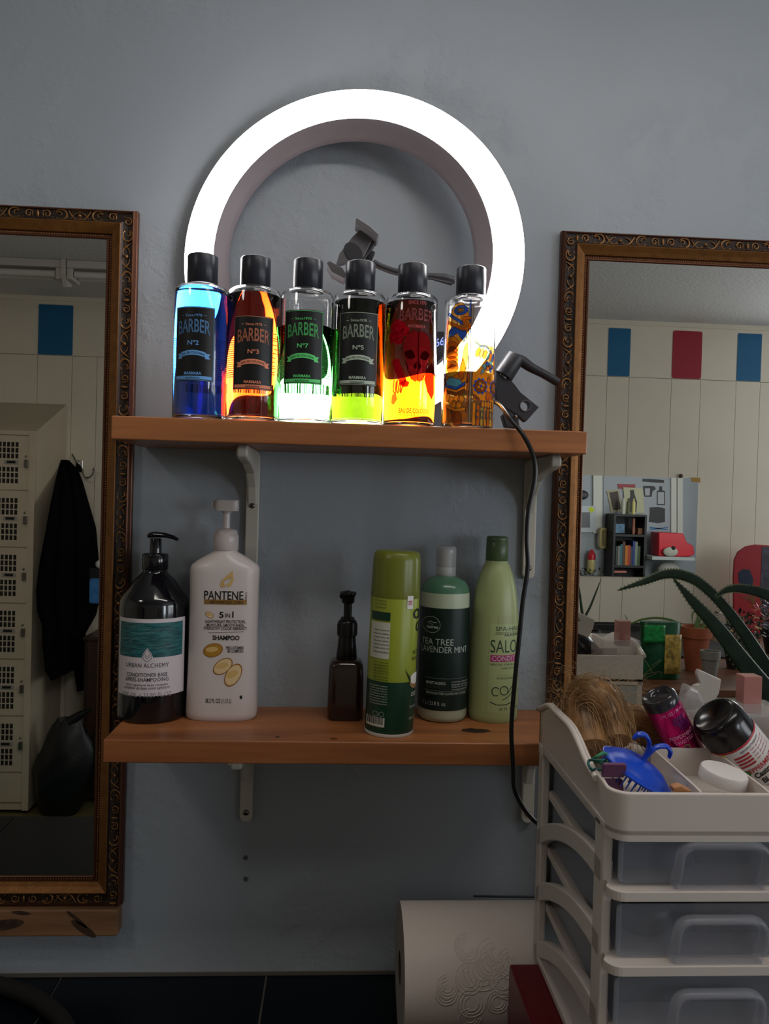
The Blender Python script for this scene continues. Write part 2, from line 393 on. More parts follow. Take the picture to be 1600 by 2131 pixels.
# ------------------------------------------------------------------ framed mirrors
m_gold = mat('antique_gold', (140, 98, 56), .38, metal=.6, var=.25, vscale=120)
m_goldflat = mat('aged_gold_slope', (128, 84, 40), .42, metal=.55, var=.18, vscale=90, bump=.1, bscale=300)
m_dark = mat('dark_bronze', (40, 28, 22), .5, metal=.2, var=.4, vscale=150)
m_lip = mat('red_brown_lip', (88, 50, 30), .35, metal=.5)
m_mir = mat('mirror_silver', (238, 238, 232), .0, metal=1)
def mirror(x0, x1, z0, z1, label):
    t = thing('framed_mirror', label, 'mirror', ((x0+x1)/2, 0, z0))
    W = (x1-x0)/2; H = z1-z0
    def loops(prof, name, m, rad=0):
        q = MB(); n = len(prof)
        cs = [(-W, 0, 1, 1), (W, 0, -1, 1), (W, H, -1, -1), (-W, H, 1, -1)]
        rs = [[(cx+d*sx, -h, cz+d*sz) for cx, cz, sx, sz in cs] for d, h in prof]
        for i in range(n-1):
            for k in range(4):
                q.add([rs[i][k], rs[i][(k+1) % 4], rs[i+1][(k+1) % 4], rs[i+1][k]], [(0, 1, 2, 3)], m)
        return q.build(name, t, weld=True)
    loops([(0, .001), (0, .010), (.0012, .011), (.0012, .014), (.003, .018), (.0048, .019), (.0055, .0165)], 'outer_moulding', m_lip)
    loops([(.0055, .0165), (.008, .0158), (.013, .0158), (.019, .018), (.0215, .0215)], 'carved_band', m_dark)
    loops([(.0215, .0215), (.0225, .022), (.030, .0170), (.0355, .0140), (.036, .012)], 'gold_slope', m_goldflat)
    loops([(.036, .012), (.0362, .0105), (.0405, .0105), (.0408, .013), (.0425, .0135), (.0445, .0115), (.0448, .0075)], 'inner_lip', m_lip)
    # scrollwork
    q = MB(); P = .132
    def motif(T, ln):
        n = max(1, round(ln/P)); p = ln/n
        for k in range(n):
            for mir in (0, 1):
                s0 = k*p
                def X(s, c, h): return T((s0+s) if not mir else (s0+p-s), c, h)
                def crv(pts, r0=.0009, r1=.0009, nn=5):
                    r0 *= 1.35; r1 *= 1.35
                    pp = spline([(a, b, 0) for a, b in pts], 3)
                    q.tube([X(v.x, v.y, .0172) for v in pp], lerps([r0*.6, r0, r1, r1*.5], len(pp)), m_gold, 5)
                c0 = .0125
                # barrel
                if not mir:
                    pp = [X(0, c0-.005+.01*i/6, .0178) for i in range(7)]
                    q.tube(pp, [.0006, .0015, .0019, .002, .0019, .0015, .0006], m_gold, 7)
                    pc = X(p/2, c0+.001, .018); q.ball(pc, .0027, m_gold, 8)
                # spiral
                pts = [(.013+.0062*(1-i/14)*math.cos(i*.75+2.6), c0+.0062*(1-i/16)*math.sin(i*.75+2.6)) for i in range(12)]
                crv(pts, .0009, .0008)
                # C scroll
                pts = [(.033+.0085*math.cos(a), c0+.0072*math.sin(a)) for a in (-2.6, -1.9, -1.1, -.3, .5, 1.2, 1.9, 2.5)]
                crv(pts, .001, .0011)
                crv([(.027, c0-.002), (.031, c0-.004), (.034, c0-.001), (.032, c0+.002)], .0009, .0007)
                # big dotted arc to the knob
                pts = [(.046+.0*i+(.013*math.sin(i*.33)), c0+.006-.012*abs(math.cos(i*.33))) for i in range(1, 6)]
                crv([(.044, c0-.006), (.047, c0-.001), (.052, c0+.005), (.058, c0+.0065), (.063, c0+.003)], .0009, .0008)
                crv([(.046, c0+.006), (.050, c0+.001), (.055, c0-.003), (.060, c0-.0035)], .0007, .0006)
                for a, b in ((.049, -.0055), (.052, -.0065), (.0555, -.0068), (.059, -.006)): q.ball(X(a, c0+b, .0168), .0009, m_gold, 5)
                for a, b in ((.021, .004), (.023, -.005), (.043, .003), (.006, .005), (.007, -.005)): q.ball(X(a, c0+b, .0168), .001, m_gold, 5)
    inn = .0055
    motif(lambda s, c, h: (-W+c, -h, inn+s), H-2*inn)
    motif(lambda s, c, h: (W-c, -h, inn+s), H-2*inn)
    motif(lambda s, c, h: (-W+.022+s, -h, c), 2*W-.044)
    motif(lambda s, c, h: (-W+.022+s, -h, H-c), 2*W-.044)
    q.build('scrollwork', t)
    # bead string
    q = MB(); d = .0385; pb = .0037
    def bead(x, z):
        r = .00135; q.add([(x+r, -.011, z), (x, -.011, z+r), (x-r, -.011, z), (x, -.011, z-r), (x, -.0128, z)], [(0, 1, 4), (1, 2, 4), (2, 3, 4), (3, 0, 4)], m_gold, True)
    for i in range(int((H-2*d)/pb)):
        for sx in (-1, 1): bead(sx*(W-d), d+i*pb)
    for i in range(int((2*W-2*d)/pb)):
        bead(-W+d+i*pb, d); bead(-W+d+i*pb, H-d)
    q.build('bead_string', t)
    MB().box(-W+.043, W-.043, -.012, -.004, .043, H-.043, m_mir).build('mirror_glass', t)
    MB().box(-W+.004, W-.004, -.004, -.0005, .004, H-.004, m_dark).build('backing_board', t)
    return t
mirror(-.83, -.309, .955, 1.985, 'gilt framed wall mirror on the left, reflecting grey lockers and a black coat')
mirror(.325, .90, .93, 1.987, 'gilt framed wall mirror on the right, reflecting blue and red wall squares')
# raw wood ledge under the left mirror
m_raw = wood('raw_pine', (150, 112, 78), (96, 60, 38), 18, .6)
q = MB(); zt = .955; zb_ = at(200, 1945, -.02).z
q.box(-.83, -.311, -.026, -.001, zb_, zt-.0005, m_raw)
o = q.build('wood_ledge', bev=.003); tag(o, 'raw pine board with dark knots fixed to the wall under the left mirror', 'ledge')
mk = mat('ledge_knot', (64, 42, 28), .7, var=.5, vscale=100)
for cx, cz, rx, rz, rot in ((-.475, zb_+.018, .03, .008, .15), (-.36, zb_+.012, .022, .006, -.6), (-.45, zb_+.036, .014, .003, -.1), (-.37, zb_+.026, .02, .003, -.7)):
    q = MB(); q.add([(cx+rx*math.cos(a)*math.cos(rot)-rz*math.sin(a)*math.sin(rot), -.0263, cz+rx*math.cos(a)*math.sin(rot)+rz*math.sin(a)*math.cos(rot)) for a in [2*PI*i/16 for i in range(16)]], [tuple(range(16))], mk)
    q.build('wood_knot', o)

# ------------------------------------------------------------------ ring light
m_ringem = emis('ring_diffuser', (1, .98, .96), RING)
m_hous = mat('ring_housing', (138, 128, 134), .45)
ring = thing('ring_light', 'round white glowing ring light standing on the upper shelf behind the bottles', 'lamp', (.006, -.066, ZU))
RT = Matrix.Translation((0, 0, .2475)) @ Matrix.Rotation(math.radians(-8), 4, 'Z') @ Matrix.Rotation(math.radians(-3), 4, 'X') @ Matrix.Rotation(PI/2, 4, 'X')
# local frame: z axis points to the room
q = MB(); q.M = RT
q.lathe([(.2008, .0018), (.2055, .0042), (.2225, .0042), (.235, .0038), (.2400, .0028), (.2433, .0010), (.2443, -.001)], m_ringem, 128, cap0=False, cap1=False)
q.build('diffuser', ring)
q = MB(); q.M = RT
def shiftring(r, z, dx, n=128): return [(dx+r*math.cos(2*PI*j/n), r*math.sin(2*PI*j/n), z) for j in range(n)]
q.rings([shiftring(.2443, -.001, 0), shiftring(.2458, -.002, 0), shiftring(.2458, -.012, 0), shiftring(.240, -.024, -.002), shiftring(.190, -.026, -.004), shiftring(.180, -.024, -.005), shiftring(.1795, -.021, -.005),
         shiftring(.186, -.013, -.003), shiftring(.195, -.005, -.001), shiftring(.2000, .0018, 0), shiftring(.2009, .0019, 0), shiftring(.2009, -.001, 0), shiftring(.2222, -.003, 0), shiftring(.2443, -.001, 0)], m_hous, False, False)
q.build('housing', ring)
# phone clamp on a bent arm inside the ring
m_blk = mat('black_plastic', (46, 45, 50), .42); m_blk2 = mat('charcoal_plastic', (92, 88, 92), .5)
hold = thing('phone_holder', 'black spring phone clamp on a bent arm inside the ring light', 'phone holder', (0, 0, ZU))
def A(px, py, Y): v = at(px, py, Y); return Vector((v.x, v.y, v.z-ZU))
YH = -.075
q = MB()
pts = spline([A(776, 546, YH), A(795, 556, YH), A(825, 566, YH-.002), A(870, 573, YH-.002), A(905, 576, YH-.002)], 6)
q.tube(pts, .0048, m_blk, 12)
q.tube([A(903, 576, YH-.002), A(922, 579, YH-.001), A(942, 585, YH)], [.0052, .0068, .0066], m_blk, 14)
q.tube([A(941, 585, YH), A(946, 586, YH)], .0035, m_blk, 12)
q.build('arm', hold)
def plate(pxs, Y0, Y1, m, base=None):
    mb_ = MB(); P0 = [A(a, b, (Y0+Y1)/2) for a, b in pxs]
    mb_.prism([(p.x, p.z) for p in P0], Y0, Y1, m); return mb_
plate([(748, 480), (776, 497), (758, 533), (746, 548), (722, 548), (698, 556), (706, 530), (727, 503), (733, 495)], YH-.012, YH-.002, m_blk2).build('clamp_body', hold, bev=.001)
q = MB(); pe = [A(735+20*math.cos(a)*.8-22*math.sin(a)*.5, 525-22*math.sin(a)*.9-20*math.cos(a)*.25, YH-.0125) for a in [2*PI*i/24 for i in range(24)]]
q.prism([(p.x, p.z) for p in pe], YH-.0135, YH-.0118, m_blk); q.build('rubber_pad', hold)
plate([(740, 463), (744, 463), (770, 480), (788, 497), (783, 505), (768, 492), (748, 478), (739, 472)], YH-.030, YH+.004, m_blk2).build('jaw', hold, bev=.001)
plate([(680, 555), (686, 550), (713, 565), (722, 580), (715, 586), (690, 573)], YH-.030, YH+.004, m_blk2).build('jaw', hold, bev=.001)
plate([(776, 497), (783, 505), (768, 530), (756, 543), (745, 546), (762, 520)], YH-.010, YH+.006, m_blk).build('slide_rail', hold, bev=.0008)
q = MB()
for k in range(6): c = A(765+k*1.2, 541-k*3, YH+.004); q.lathe([(.006, -.0012), (.0068, 0), (.006, .0012)], m_blk, 14, c)
q.build('ribbed_joint', hold)
# control pod with blue digits seen between the bottles
pod = thing('ring_light_controller', 'black controller pod with glowing blue digits behind the red bottle', 'controller', (0, 0, ZU))
q = MB(); a = A(898, 690, -.085); b = A(926, 760, -.085); q.prism(rrect(a.x, b.x, b.z, a.z, .004), -.088, -.070, m_blk); q.build('case', pod, bev=.001)
q = MB(); md = emis('blue_digits', (.25, .35, 1), 1.6)
a = A(906, 722, -.0885); b = A(924, 706, -.0885)
text(q, '66', a.x, b.x, a.z, b.z, lambda s, z, o: (s, -.0885, z+(s-a.x)*.3), md); q.build('digits', pod)
# swivel bracket with tilt handle at the shelf's right end
mount = thing('tilt_bracket', 'black tilt bracket with long lever handle at the right end of the upper shelf', 'bracket', (0, 0, ZU))
YM = -.10
def tub(p0, p1, r0, r1, m, name, par, Y=YM, seg=20):
    z_ = MB(); z_.tube([A(*p0, Y), A(*p1, Y)], [r0, r1], m, seg); return z_.build(name, par, bev=.0006)
tub((1073, 742), (1046, 783), .0138, .0145, m_blk, 'lever_hub', mount)
q = MB(); pp = spline([A(1068, 745, YM), A(1086, 752, YM), (A(1105, 765, YM)), A(1130, 778, YM), A(1161, 796, YM)], 6)
q.tube(pp, lerps([.0085, .0088, .0075, .0066, .0068], len(pp)), m_blk, 14, flat=.9); q.build('lever', mount)
tub((1046, 783), (1043, 787), .010, .010, m_screw, 'washer', mount)
q = MB(); cc = A(1090, 846, YM); ol = [A(a, b, YM) for a, b in ((1118, 849), (1080, 818), (1068, 802), (1052, 783), (1030, 772), (1030, 800), (1033, 836), (1045, 845), (1072, 862), (1092, 878))]
nO = len(ol)
hol = [(cc.x+.0074*math.cos(a), cc.z+.0074*math.sin(a)) for a in [2*PI*k/30 for k in range(30)]]
oz = [(v.x, v.z) for v in ol]
def near(p): return min(range(30), key=lambda k: (hol[k][0]-p[0])**2+(hol[k][1]-p[1])**2)
idx = [near(p) for p in oz]
for y_ in (YM-.008, YM+.010):
    for i in range(nO):
        j = (i+1) % nO; a, b = idx[i], idx[j]; d = (b-a) % 30
        seq = [(a+k) % 30 for k in range(d+1)] if d <= 15 else [(a-k) % 30 for k in range(30-d+1)]
        q.add([(oz[i][0], y_, oz[i][1]), (oz[j][0], y_, oz[j][1])]+[(hol[k][0], y_, hol[k][1]) for k in reversed(seq)], [tuple(range(2+len(seq)))], m_blk)
for i in range(nO):
    j = (i+1) % nO; q.add([(oz[i][0], YM-.008, oz[i][1]), (oz[j][0], YM-.008, oz[j][1]), (oz[j][0], YM+.010, oz[j][1]), (oz[i][0], YM+.010, oz[i][1])], [(0, 1, 2, 3)], m_blk)
for k in range(30):
    l = (k+1) % 30; q.add([(hol[k][0], YM-.008, hol[k][1]), (hol[l][0], YM-.008, hol[l][1]), (hol[l][0], YM+.010, hol[l][1]), (hol[k][0], YM+.010, hol[k][1])], [(0, 1, 2, 3)], m_blk, True)
q.build('bracket_body', mount)
tub((1020, 790), (1040, 820), .019, .019, m_blk2, 'ball_joint', mount, YM+.02)
q = MB(); q.tube([(cc.x+.0076*math.cos(2*PI*i/28), YM-.009, cc.z+.0076*math.sin(2*PI*i/28)) for i in range(28)], .0007, m_blk2, 6, closed=True); q.build('socket_rim', mount)
plate([(1043, 866), (1052, 856), (1076, 872), (1078, 892), (1050, 889)], YM-.006, YM+.012, m_blk).build('foot', mount, bev=.001)
q = MB(); s_ = A(1073, 867, YM-.010); q.ball(s_, .003, m_screw, 10); q.build('clamp_screw', mount)

# black cable hanging in front of both shelves
q = MB(); cp = []
for px_, py_, Y in ((1018, 840, -.10), (1030, 837, -.12), (1045, 848, -.15), (1062, 872, -.172), (1085, 900, -.182), (1102, 930, -.186), (1112, 960, -.187), (1112, 1000, -.187), (1100, 1060, -.187), (1096, 1120, -.187), (1098, 1180, -.187), (1088, 1250, -.187),
                    (1080, 1330, -.187), (1070, 1430, -.187), (1064, 1520, -.187), (1068, 1600, -.187), (1070, 1640, -.187), (1085, 1675, -.186), (1108, 1705, -.182), (1150, 1745, -.178), (1180, 1850, -.172)):
    cp.append(at(px_, py_, Y))
q.tube(spline(cp, 6), .0030, mat('cable_rubber', (16, 16, 18), .35), 10)
tag(q.build('power_cable'), 'black cable running over both shelf fronts down behind the drawer tower', 'cable')

# ------------------------------------------------------------------ cologne bottles
g_clear = glass('clear_glass')
m_cap = mat('black_gloss_cap', (36, 38, 48), .34)
m_lbl = mat('black_label', (12, 13, 16), .4)
m_base = mat('silver_print', (150, 150, 145), .4)
RB = .0352
def bottle_glass(par):
    R = RB; q = MB()
    outer = [(.0005, .0015), (.012, .001), (R-.004, 0), (R-.0012, .001), (R, .004), (R, .168), (R-.001, .1725), (R-.004, .1758), (R-.009, .1772), (.018, .1778), (.0165, .180), (.0165, .190)]
    inner = [(.013, .190), (.013, .178), (.018, .1755), (R-.009, .1752), (R-.005, .1735), (R-.0026, .1705), (R-.0019, .167), (R-.0019, .009), (R-.003, .0065), (R-.008, .0055), (.0005, .0075)]
    q.lathe(outer, g_clear, 64, cap0=True, cap1=False)
    q.lathe(outer[-1:]+inner, g_clear, 64, cap0=False, cap1=True)
    return q.build('glass_body', par, weld=True)
def bottle_liquid(par, lv, m):
    R = RB-.0017; q = MB()
    pr = [(.0005, .0072), (R-.0064, .0052), (R-.0012, .0066), (R, .009), (R, min(lv, .168))]
    if lv > .168: pr += [(R-.001, .1705), (R-.0035, .1735)]; pr += [(.0005, .1735)]
    else: pr += [(.0005, lv)]
    q.lathe(pr, m, 64); return q.build('liquid', par, weld=True)
def bottle_cap(par, dark=m_cap):
    q = MB(); q.lathe([(.0195, .180), (.0200, .1805), (.0200, .2165), (.0194, .218), (.0180, .2186), (.0005, .2186)], dark, 48)
    return q.build('cap', par, weld=True)
def label_std(par, num, glowc, zt, a0, lv):
    R = RB+.0003; fn = cylfn(R, a0); W = .0275; zb = zt-.0955
    ink = mat('label_backlight_'+num, glowc, .45)  # colour carries the backlight seen through the clear lettering
    q = MB(); quad(q, -W, W, zb, zt, fn, m_lbl, .0002, 20); lb = q.build('label', par, solid=0)
    q = MB(); L = lambda pts, w_: strip(q, pts, w_, fn, ink, .0005)
    b = .0012; e = 16
    for z in (zb+b, zt-b): L([(-W+b+(2*W-2*b)*i/e, z) for i in range(e+1)], .00045)
    for s in (-W+b, W-b): L([(s, zb+b), (s, zt-b)], .00045)
    y = lambda f: zt-.0955*f
    text(q, 'Since1970', -.0105, .0105, y(.135), y(.10), fn, ink)
    for s in (-1, 1): L([(s*.013, y(.118)), (s*.0165, y(.118))], .0004)
    # big outlined word: doubled stroke
    text(q, 'BARBER', -.0212, .0212, y(.375), y(.20), fn, ink, bold=.01, arch=.0030)
    text(q, 'BARBER', -.0206, .0206, y(.368), y(.207), fn, m_lbl, bold=-.014, arch=.0030, off=.0008)
    text(q, 'BARBER', -.0201, .0201, y(.362), y(.213), fn, ink, bold=-.034, arch=.0030, off=.0011)
    text(q, 'Nº'+num, -.0072, .0072, y(.515), y(.455), fn, ink, bold=.01)
    # ribbon
    rb = [(-.0165+.033*i/14, 0) for i in range(15)]
    zc = y(.645)
    q.grid(lambda u, v: fn(-.0165+.033*u, zc-.0035+.0062*v+.0030*(1-(2*u-1)**2), .0006), 14, 1, ink)
    for s in (-1, 1):
        shape(q, [(s*.0155, zc-.0018), (s*.0155, zc-.0052), (s*.0222, zc-.0052), (s*.0198, zc-.0018), (s*.0222, zc+.0014), (s*.0155, zc+.0014)], fn, ink, .0004)
        L([(s*.0166, zc-.0035), (s*.0166, zc+.0027)], .0006) if False else None
    text(q, 'EAU DE COLOGNE', -.0148, .0148, zc-.0015, zc+.0012, fn, m_lbl, arch=.0028, off=.0009, bold=.005)
    text(q, 'MARMARA', -.0112, .0112, y(.915), y(.875), fn, ink, bold=.02)
    quad(q, -W+.0028, W-.0028, y(.975), y(.932), fn, ink, .0005, 14)
    text(q, 'exclusive', -.009, .009, y(.968), y(.94), fn, m_lbl, off=.0009, bold=.01)
    for s in (-1, 1): L([(s*.0105, y(.954)), (s*.0145, y(.954))], .0005)
    o = q.build('lettering', lb)
    # small print and barcode on the back, seen through the liquid
    q = MB(); fb = cylfn(RB+.0003, PI+a0*.2); pm = mat('back_print', (90, 95, 90), .6)
    for k in range(26):
        for s0, s1 in ((-.024, -.008), (-.007, .008), (.009, .024)):
            if k < 22: quad(q, s0+.001*random.random(), s1-.003*random.random(), .060+k*.0024, .0608+k*.0024, fb, pm, .0001, 3)
    s = -.012
    while s < .016:
        w_ = random.choice((.0003, .0006, .0009)); quad(q, s, s+w_, .042, .053, fb, mat('barcode_ink', (10, 10, 10)), .0001, 1); s += w_+random.choice((.0004, .0008))
    q.build('back_print', par)
YBO = -.1318
def bpx(px_): return at(px_, 720, YBO).x
specs = [(418, 'cologne bottle of blue liquid, leftmost in the row on the upper shelf', '2', (110, 170, 235), .1435, -.10, .174, (.006, .10, .92)),
         (528, 'cologne bottle of dark orange liquid between the blue and the green bottle', '3', (235, 140, 105), .135, .10, .1665, (.50, .014, .001)),
         (637, 'half empty cologne bottle of bright green liquid, third from left on the upper shelf', '7', (100, 225, 125), .1450, -.08, .128, (.08, .82, .11)),
         (746, 'cologne bottle of dark lime liquid between the green and the red bottle', '5', (180, 195, 176), .1455, -.03, .1635, (.014, .026, .0004))]
for px_, lb_, num, ic, zt_, a0, lv, T in specs:
    t = thing('cologne_bottle', lb_, 'bottle', (bpx(px_), YBO, ZU), 0, 'cologne bottles on the upper shelf')
    bottle_glass(t); bottle_liquid(t, lv, liquid('liquid_'+num, T)); bottle_cap(t); label_std(t, num, ic, zt_, a0, lv)
# printed films let light through
def film(name, c, tr=.55):
    m = bpy.data.materials.new(name); m.use_nodes = True; nt = m.node_tree; nt.nodes.clear()
    o = nt.nodes.new('ShaderNodeOutputMaterial'); d = nt.nodes.new('ShaderNodeBsdfDiffuse'); t = nt.nodes.new('ShaderNodeBsdfTransparent'); mx = nt.nodes.new('ShaderNodeMixShader')
    cl = lin(c); d.inputs[0].default_value = (*cl, 1); t.inputs[0].default_value = (*[math.sqrt(v) for v in cl], 1); mx.inputs[0].default_value = tr
    nt.links.new(d.outputs[0], mx.inputs[1]); nt.links.new(t.outputs[0], mx.inputs[2]); nt.links.new(mx.outputs[0], o.inputs[0]); return m
# red bottle
t = thing('cologne_bottle', 'cologne bottle of red liquid with a dark skull print and red lettering', 'bottle', (bpx(855), YBO, ZU), 0, 'cologne bottles on the upper shelf')
bottle_glass(t); bottle_liquid(t, .165, liquid('liquid_red', (.48, .032, .0004))); bottle_cap(t)
R = RB+.0003; fn = cylfn(R, .12)
ink_r = mat('pink_print', (150, 60, 62), .5)
f1 = film('skull_wash', (200, 40, 48), .75); f2 = film('skull_dark', (70, 6, 14), .55); f3 = film('rose_red', (205, 22, 40), .5); f4 = film('skull_pale', (235, 80, 84), .55)
q = MB()
text(q, 'SINCE 1970', -.012, .012, .158, .163, fn, ink_r, bold=.02)
text(q, 'BARBER', -.0235, .0235, .136, .151, fn, ink_r, bold=.01, arch=.002)
text(q, 'BARBER', -.0225, .0225, .1375, .150, fn, mat('print_gap_red', (60, 8, 16), .5), bold=-.015, arch=.002, off=.0008)
text(q, 'BARBER', -.0222, .0222, .138, .1494, fn, ink_r, bold=-.03, arch=.002, off=.0011)
text(q, 'MARMARA', -.012, .012, .1275, .132, fn, ink_r, bold=.03)
text(q, 'EAU DE COLOGNE', -.021, .021, .0165, .0225, fn, mat('dark_red_print', (60, 6, 8), .6), bold=.01)
for i in range(9): strip(q, [(-.018+i*.0045, .0165), (-.018+i*.0045, .0165-random.uniform(.003, .009))], .0004, fn, mat('dark_red_print', (0, 0, 0)))
q.build('lettering', t)
q = MB()
half = [(-.001, .121), (-.006, .1235), (-.013, .121), (-.019, .113), (-.021, .102), (-.019, .092), (-.0165, .086), (-.015, .078), (-.012, .070), (-.010, .061), (-.004, .057), (-.001, .060)]
for s in (-1, 1):
    shape(q, [(s*a+.002+(.0015 if s > 0 else -.001), b) for a, b in (half if s < 0 else half)], fn, f1, .0004)
    # sockets, nose and cheek
    o_ = .0025 if s < 0 else -.0
    cx = s*-.0105*-1 if False else s*.0105+.002
    shape(q, [(cx+.0066*math.cos(a)*(1+.22*math.sin(2*a)*s), .0925+.0060*math.sin(a)*(1-.15*math.cos(a)*s)) for a in [2*PI*i/20 for i in range(20)]], fn, f2, .0006)
    shape(q, [(s*.0015+.002, .084), (s*.0055+.002, .078), (s*.003+.002, .073), (s*.0012+.002, .076)], fn, f2, .0006)
    strip(q, [(s*.0165+.002, .084), (s*.0135+.002, .079), (s*.012+.002, .070), (s*.0085+.002, .064)], .0014, fn, f2, .0006)
    for k in range(4): strip(q, [(s*(.0025+k*.002)+.002, .0665), (s*(.0025+k*.0018)+.002, .060)], .0006, fn, f2, .0007)
    strip(q, [(s*.0205+.002+s*.001, .098), (s*.019+.002+s*.001, .112), (s*.012+.002, .1215), (s*.005+.002, .1235)], .0007, fn, f2, .0007)
strip(q, [(.0025, .124), (.0022, .100), (.003, .085), (.0025, .058)], .0012, fn, f2, .0009)
for cx, cz, r_ in ((-.026, .128, .010), (-.017, .1235, .0065), (-.032, .117, .008), (-.024, .112, .006)):
    for k in range(5):
        a = k*2*PI/5+.4; shape(q, [(cx+r_*.55*math.cos(a)+r_*.6*math.cos(b), cz+r_*.55*math.sin(a)+r_*.6*math.sin(b)) for b in [2*PI*i/10 for i in range(10)]], fn, f3, .0004+.0001*k)
        strip(q, arc(cx, cz, r_*(.3+.15*k), a, a+1.8, 6), .0004, fn, f2, .0011)
shape(q, [(-.034, .085), (-.024, .088), (-.012, .060), (-.014, .052), (-.020, .054), (-.028, .070)], fn, f3, .0005)
shape(q, [(.012, .062), (.016, .075), (.024, .085), (.030, .080), (.032, .045), (.026, .036), (.018, .045)], fn, f2, .0005)
shape(q, [(-.014, .060), (-.008, .056), (-.010, .051), (-.016, .050), (-.022, .055)], fn, f2, .0007)
for k in range(3): strip(q, [(-.029+k*.005, .060), (-.030+k*.005, .045), (-.027+k*.004, .042), (-.0255+k*.005, .058)], .0016, fn, f3, .0008)
shape(q, [(-.032, .040), (-.026, .044), (-.024, .034), (-.029, .027), (-.033, .030)], fn, f4, .0006)
q.build('printed_artwork', t)
# colourful illustrated bottle
t = thing('cologne_bottle', 'nearly empty clear cologne bottle with orange and blue illustrated print, rightmost in the row', 'bottle', (bpx(976), YBO, ZU), 0, 'cologne bottles on the upper shelf')
bottle_glass(t); bottle_liquid(t, .074, liquid('liquid_amber', (.85, .32, .03))); bottle_cap(t)
fn = cylfn(R, 0)
fo = film('print_orange', (250, 150, 40), .40); fo2 = film('print_dark_orange', (225, 110, 30), .40); fb = film('print_blue', (50, 100, 225), .45); fc = film('print_cyan', (90, 195, 240), .55)
fy = film('print_yellow', (250, 200, 70), .6); fg = film('print_taupe', (150, 130, 112), .4); fk = mat('print_line', (30, 18, 14), .5); fr = film('print_brown', (150, 76, 36), .4)
q = MB()
def blob(pts, m, off=.0005, line=True):
    shape(q, pts, fn, m, off)
    if line: strip(q, pts, .0006, fn, fk, off+.00015, closed=True)
def ell(cx, cz, rx, rz, m, off=.0005, rot=0, line=True, n=22):
    blob([(cx+rx*math.cos(a)*math.cos(rot)-rz*math.sin(a)*math.sin(rot), cz+rx*math.cos(a)*math.sin(rot)+rz*math.sin(a)*math.cos(rot)) for a in [2*PI*i/n for i in range(n)]], m, off, line)
# mask half
blob([(-.040, .135), (-.034, .150), (-.026, .163), (-.016, .164), (-.009, .155), (-.006, .140), (-.007, .11), (-.006, .08), (-.008, .06), (-.012, .050), (-.030, .052), (-.039, .062), (-.042, .09)], fo, .0004)
ell(-.018, .154, .0095, .0065, fb, .0007); ell(-.018, .154, .0055, .0035, fg, .0009); ell(-.018, .154, .0025, .0016, fo, .0011)
for dz in (0, .007): blob([(-.038, .150-dz*1.6), (-.036, .153-dz*1.6), (-.012, .137-dz), (-.014, .1335-dz)], fb if dz == 0 else fo2, .0013)
blob([(-.036, .128), (-.028, .134), (-.018, .132), (-.010, .126), (-.008, .116), (-.013, .112), (-.017, .118), (-.022, .124), (-.030, .120), (-.037, .108)], fb, .0008)
strip(q, arc(-.0125, .1165, .0032, 0, 5, 12), .0006, fn, fk, .0011)
blob([(-.0145, .145), (-.004, .145), (-.004, .141), (-.0105, .141), (-.0105, .137), (-.004, .137), (-.004, .129), (-.0145, .126), (-.0145, .130), (-.007, .132), (-.0075, .134), (-.0145, .134)], fo2, .0014)
for k in range(6): ell(-.030+k*.0004, .112-k*.0065, .0105-.0003*k, .0085, (fo, fo2, fr)[k % 3], .0009+k*.0001, -.25)
ell(-.029, .078, .0105, .011, fy, .0017); blob([(-.036, .078), (-.029, .084), (-.021, .081), (-.029, .0795)], fr, .0019)
blob([(-.018, .062), (-.012, .105), (-.008, .112), (-.007, .090), (-.010, .066)], fy, .0008)
blob([(-.019, .070), (-.013, .092), (-.009, .078), (-.013, .062)], fo2, .0010)
blob([(-.038, .062), (-.030, .067), (-.016, .063), (-.010, .054), (-.020, .050), (-.034, .054)], fc, .0018)
for k in range(3): blob([(-.039+k*.002, .058-k*.004), (-.020, .053-k*.004), (-.009, .060-k*.005), (-.009, .056-k*.005), (-.020, .0495-k*.004), (-.038+k*.002, .054-k*.004)], (fb, fo, fr)[k], .0020+k*.0002)
for a, b in ((-.034, .040), (-.028, .036), (-.020, .038), (-.014, .037), (-.024, .031), (-.017, .030)): ell(a, b, .0042, .0052, fo, .0012)
blob([(-.037, .031), (-.037, .027), (-.022, .021), (-.008, .022), (-.008, .026), (-.022, .025)], fo, .0014)
blob([(-.028, .024), (-.024, .003), (-.012, .003), (-.014, .018), (-.020, .024)], fr, .0008)
for k in range(6): blob([(-.036+k*.0025, .026), (-.035+k*.0025, .006), (-.0335+k*.0025, .006), (-.034+k*.0025, .026)], (fo, fo2)[k % 2], .0006)
# central beam and pale column
blob([(-.0062, .167), (-.0046, .167), (-.0044, .12), (-.0060, .12)], fb, .0012)
blob([(-.0060, .12), (-.0044, .12), (-.0040, .06), (-.006, .02), (-.0076, .02), (-.0056, .06)], fo2, .0012)
blob([(-.004, .160), (-.001, .160), (-.001, .006), (-.004, .006)], fg, .0007)
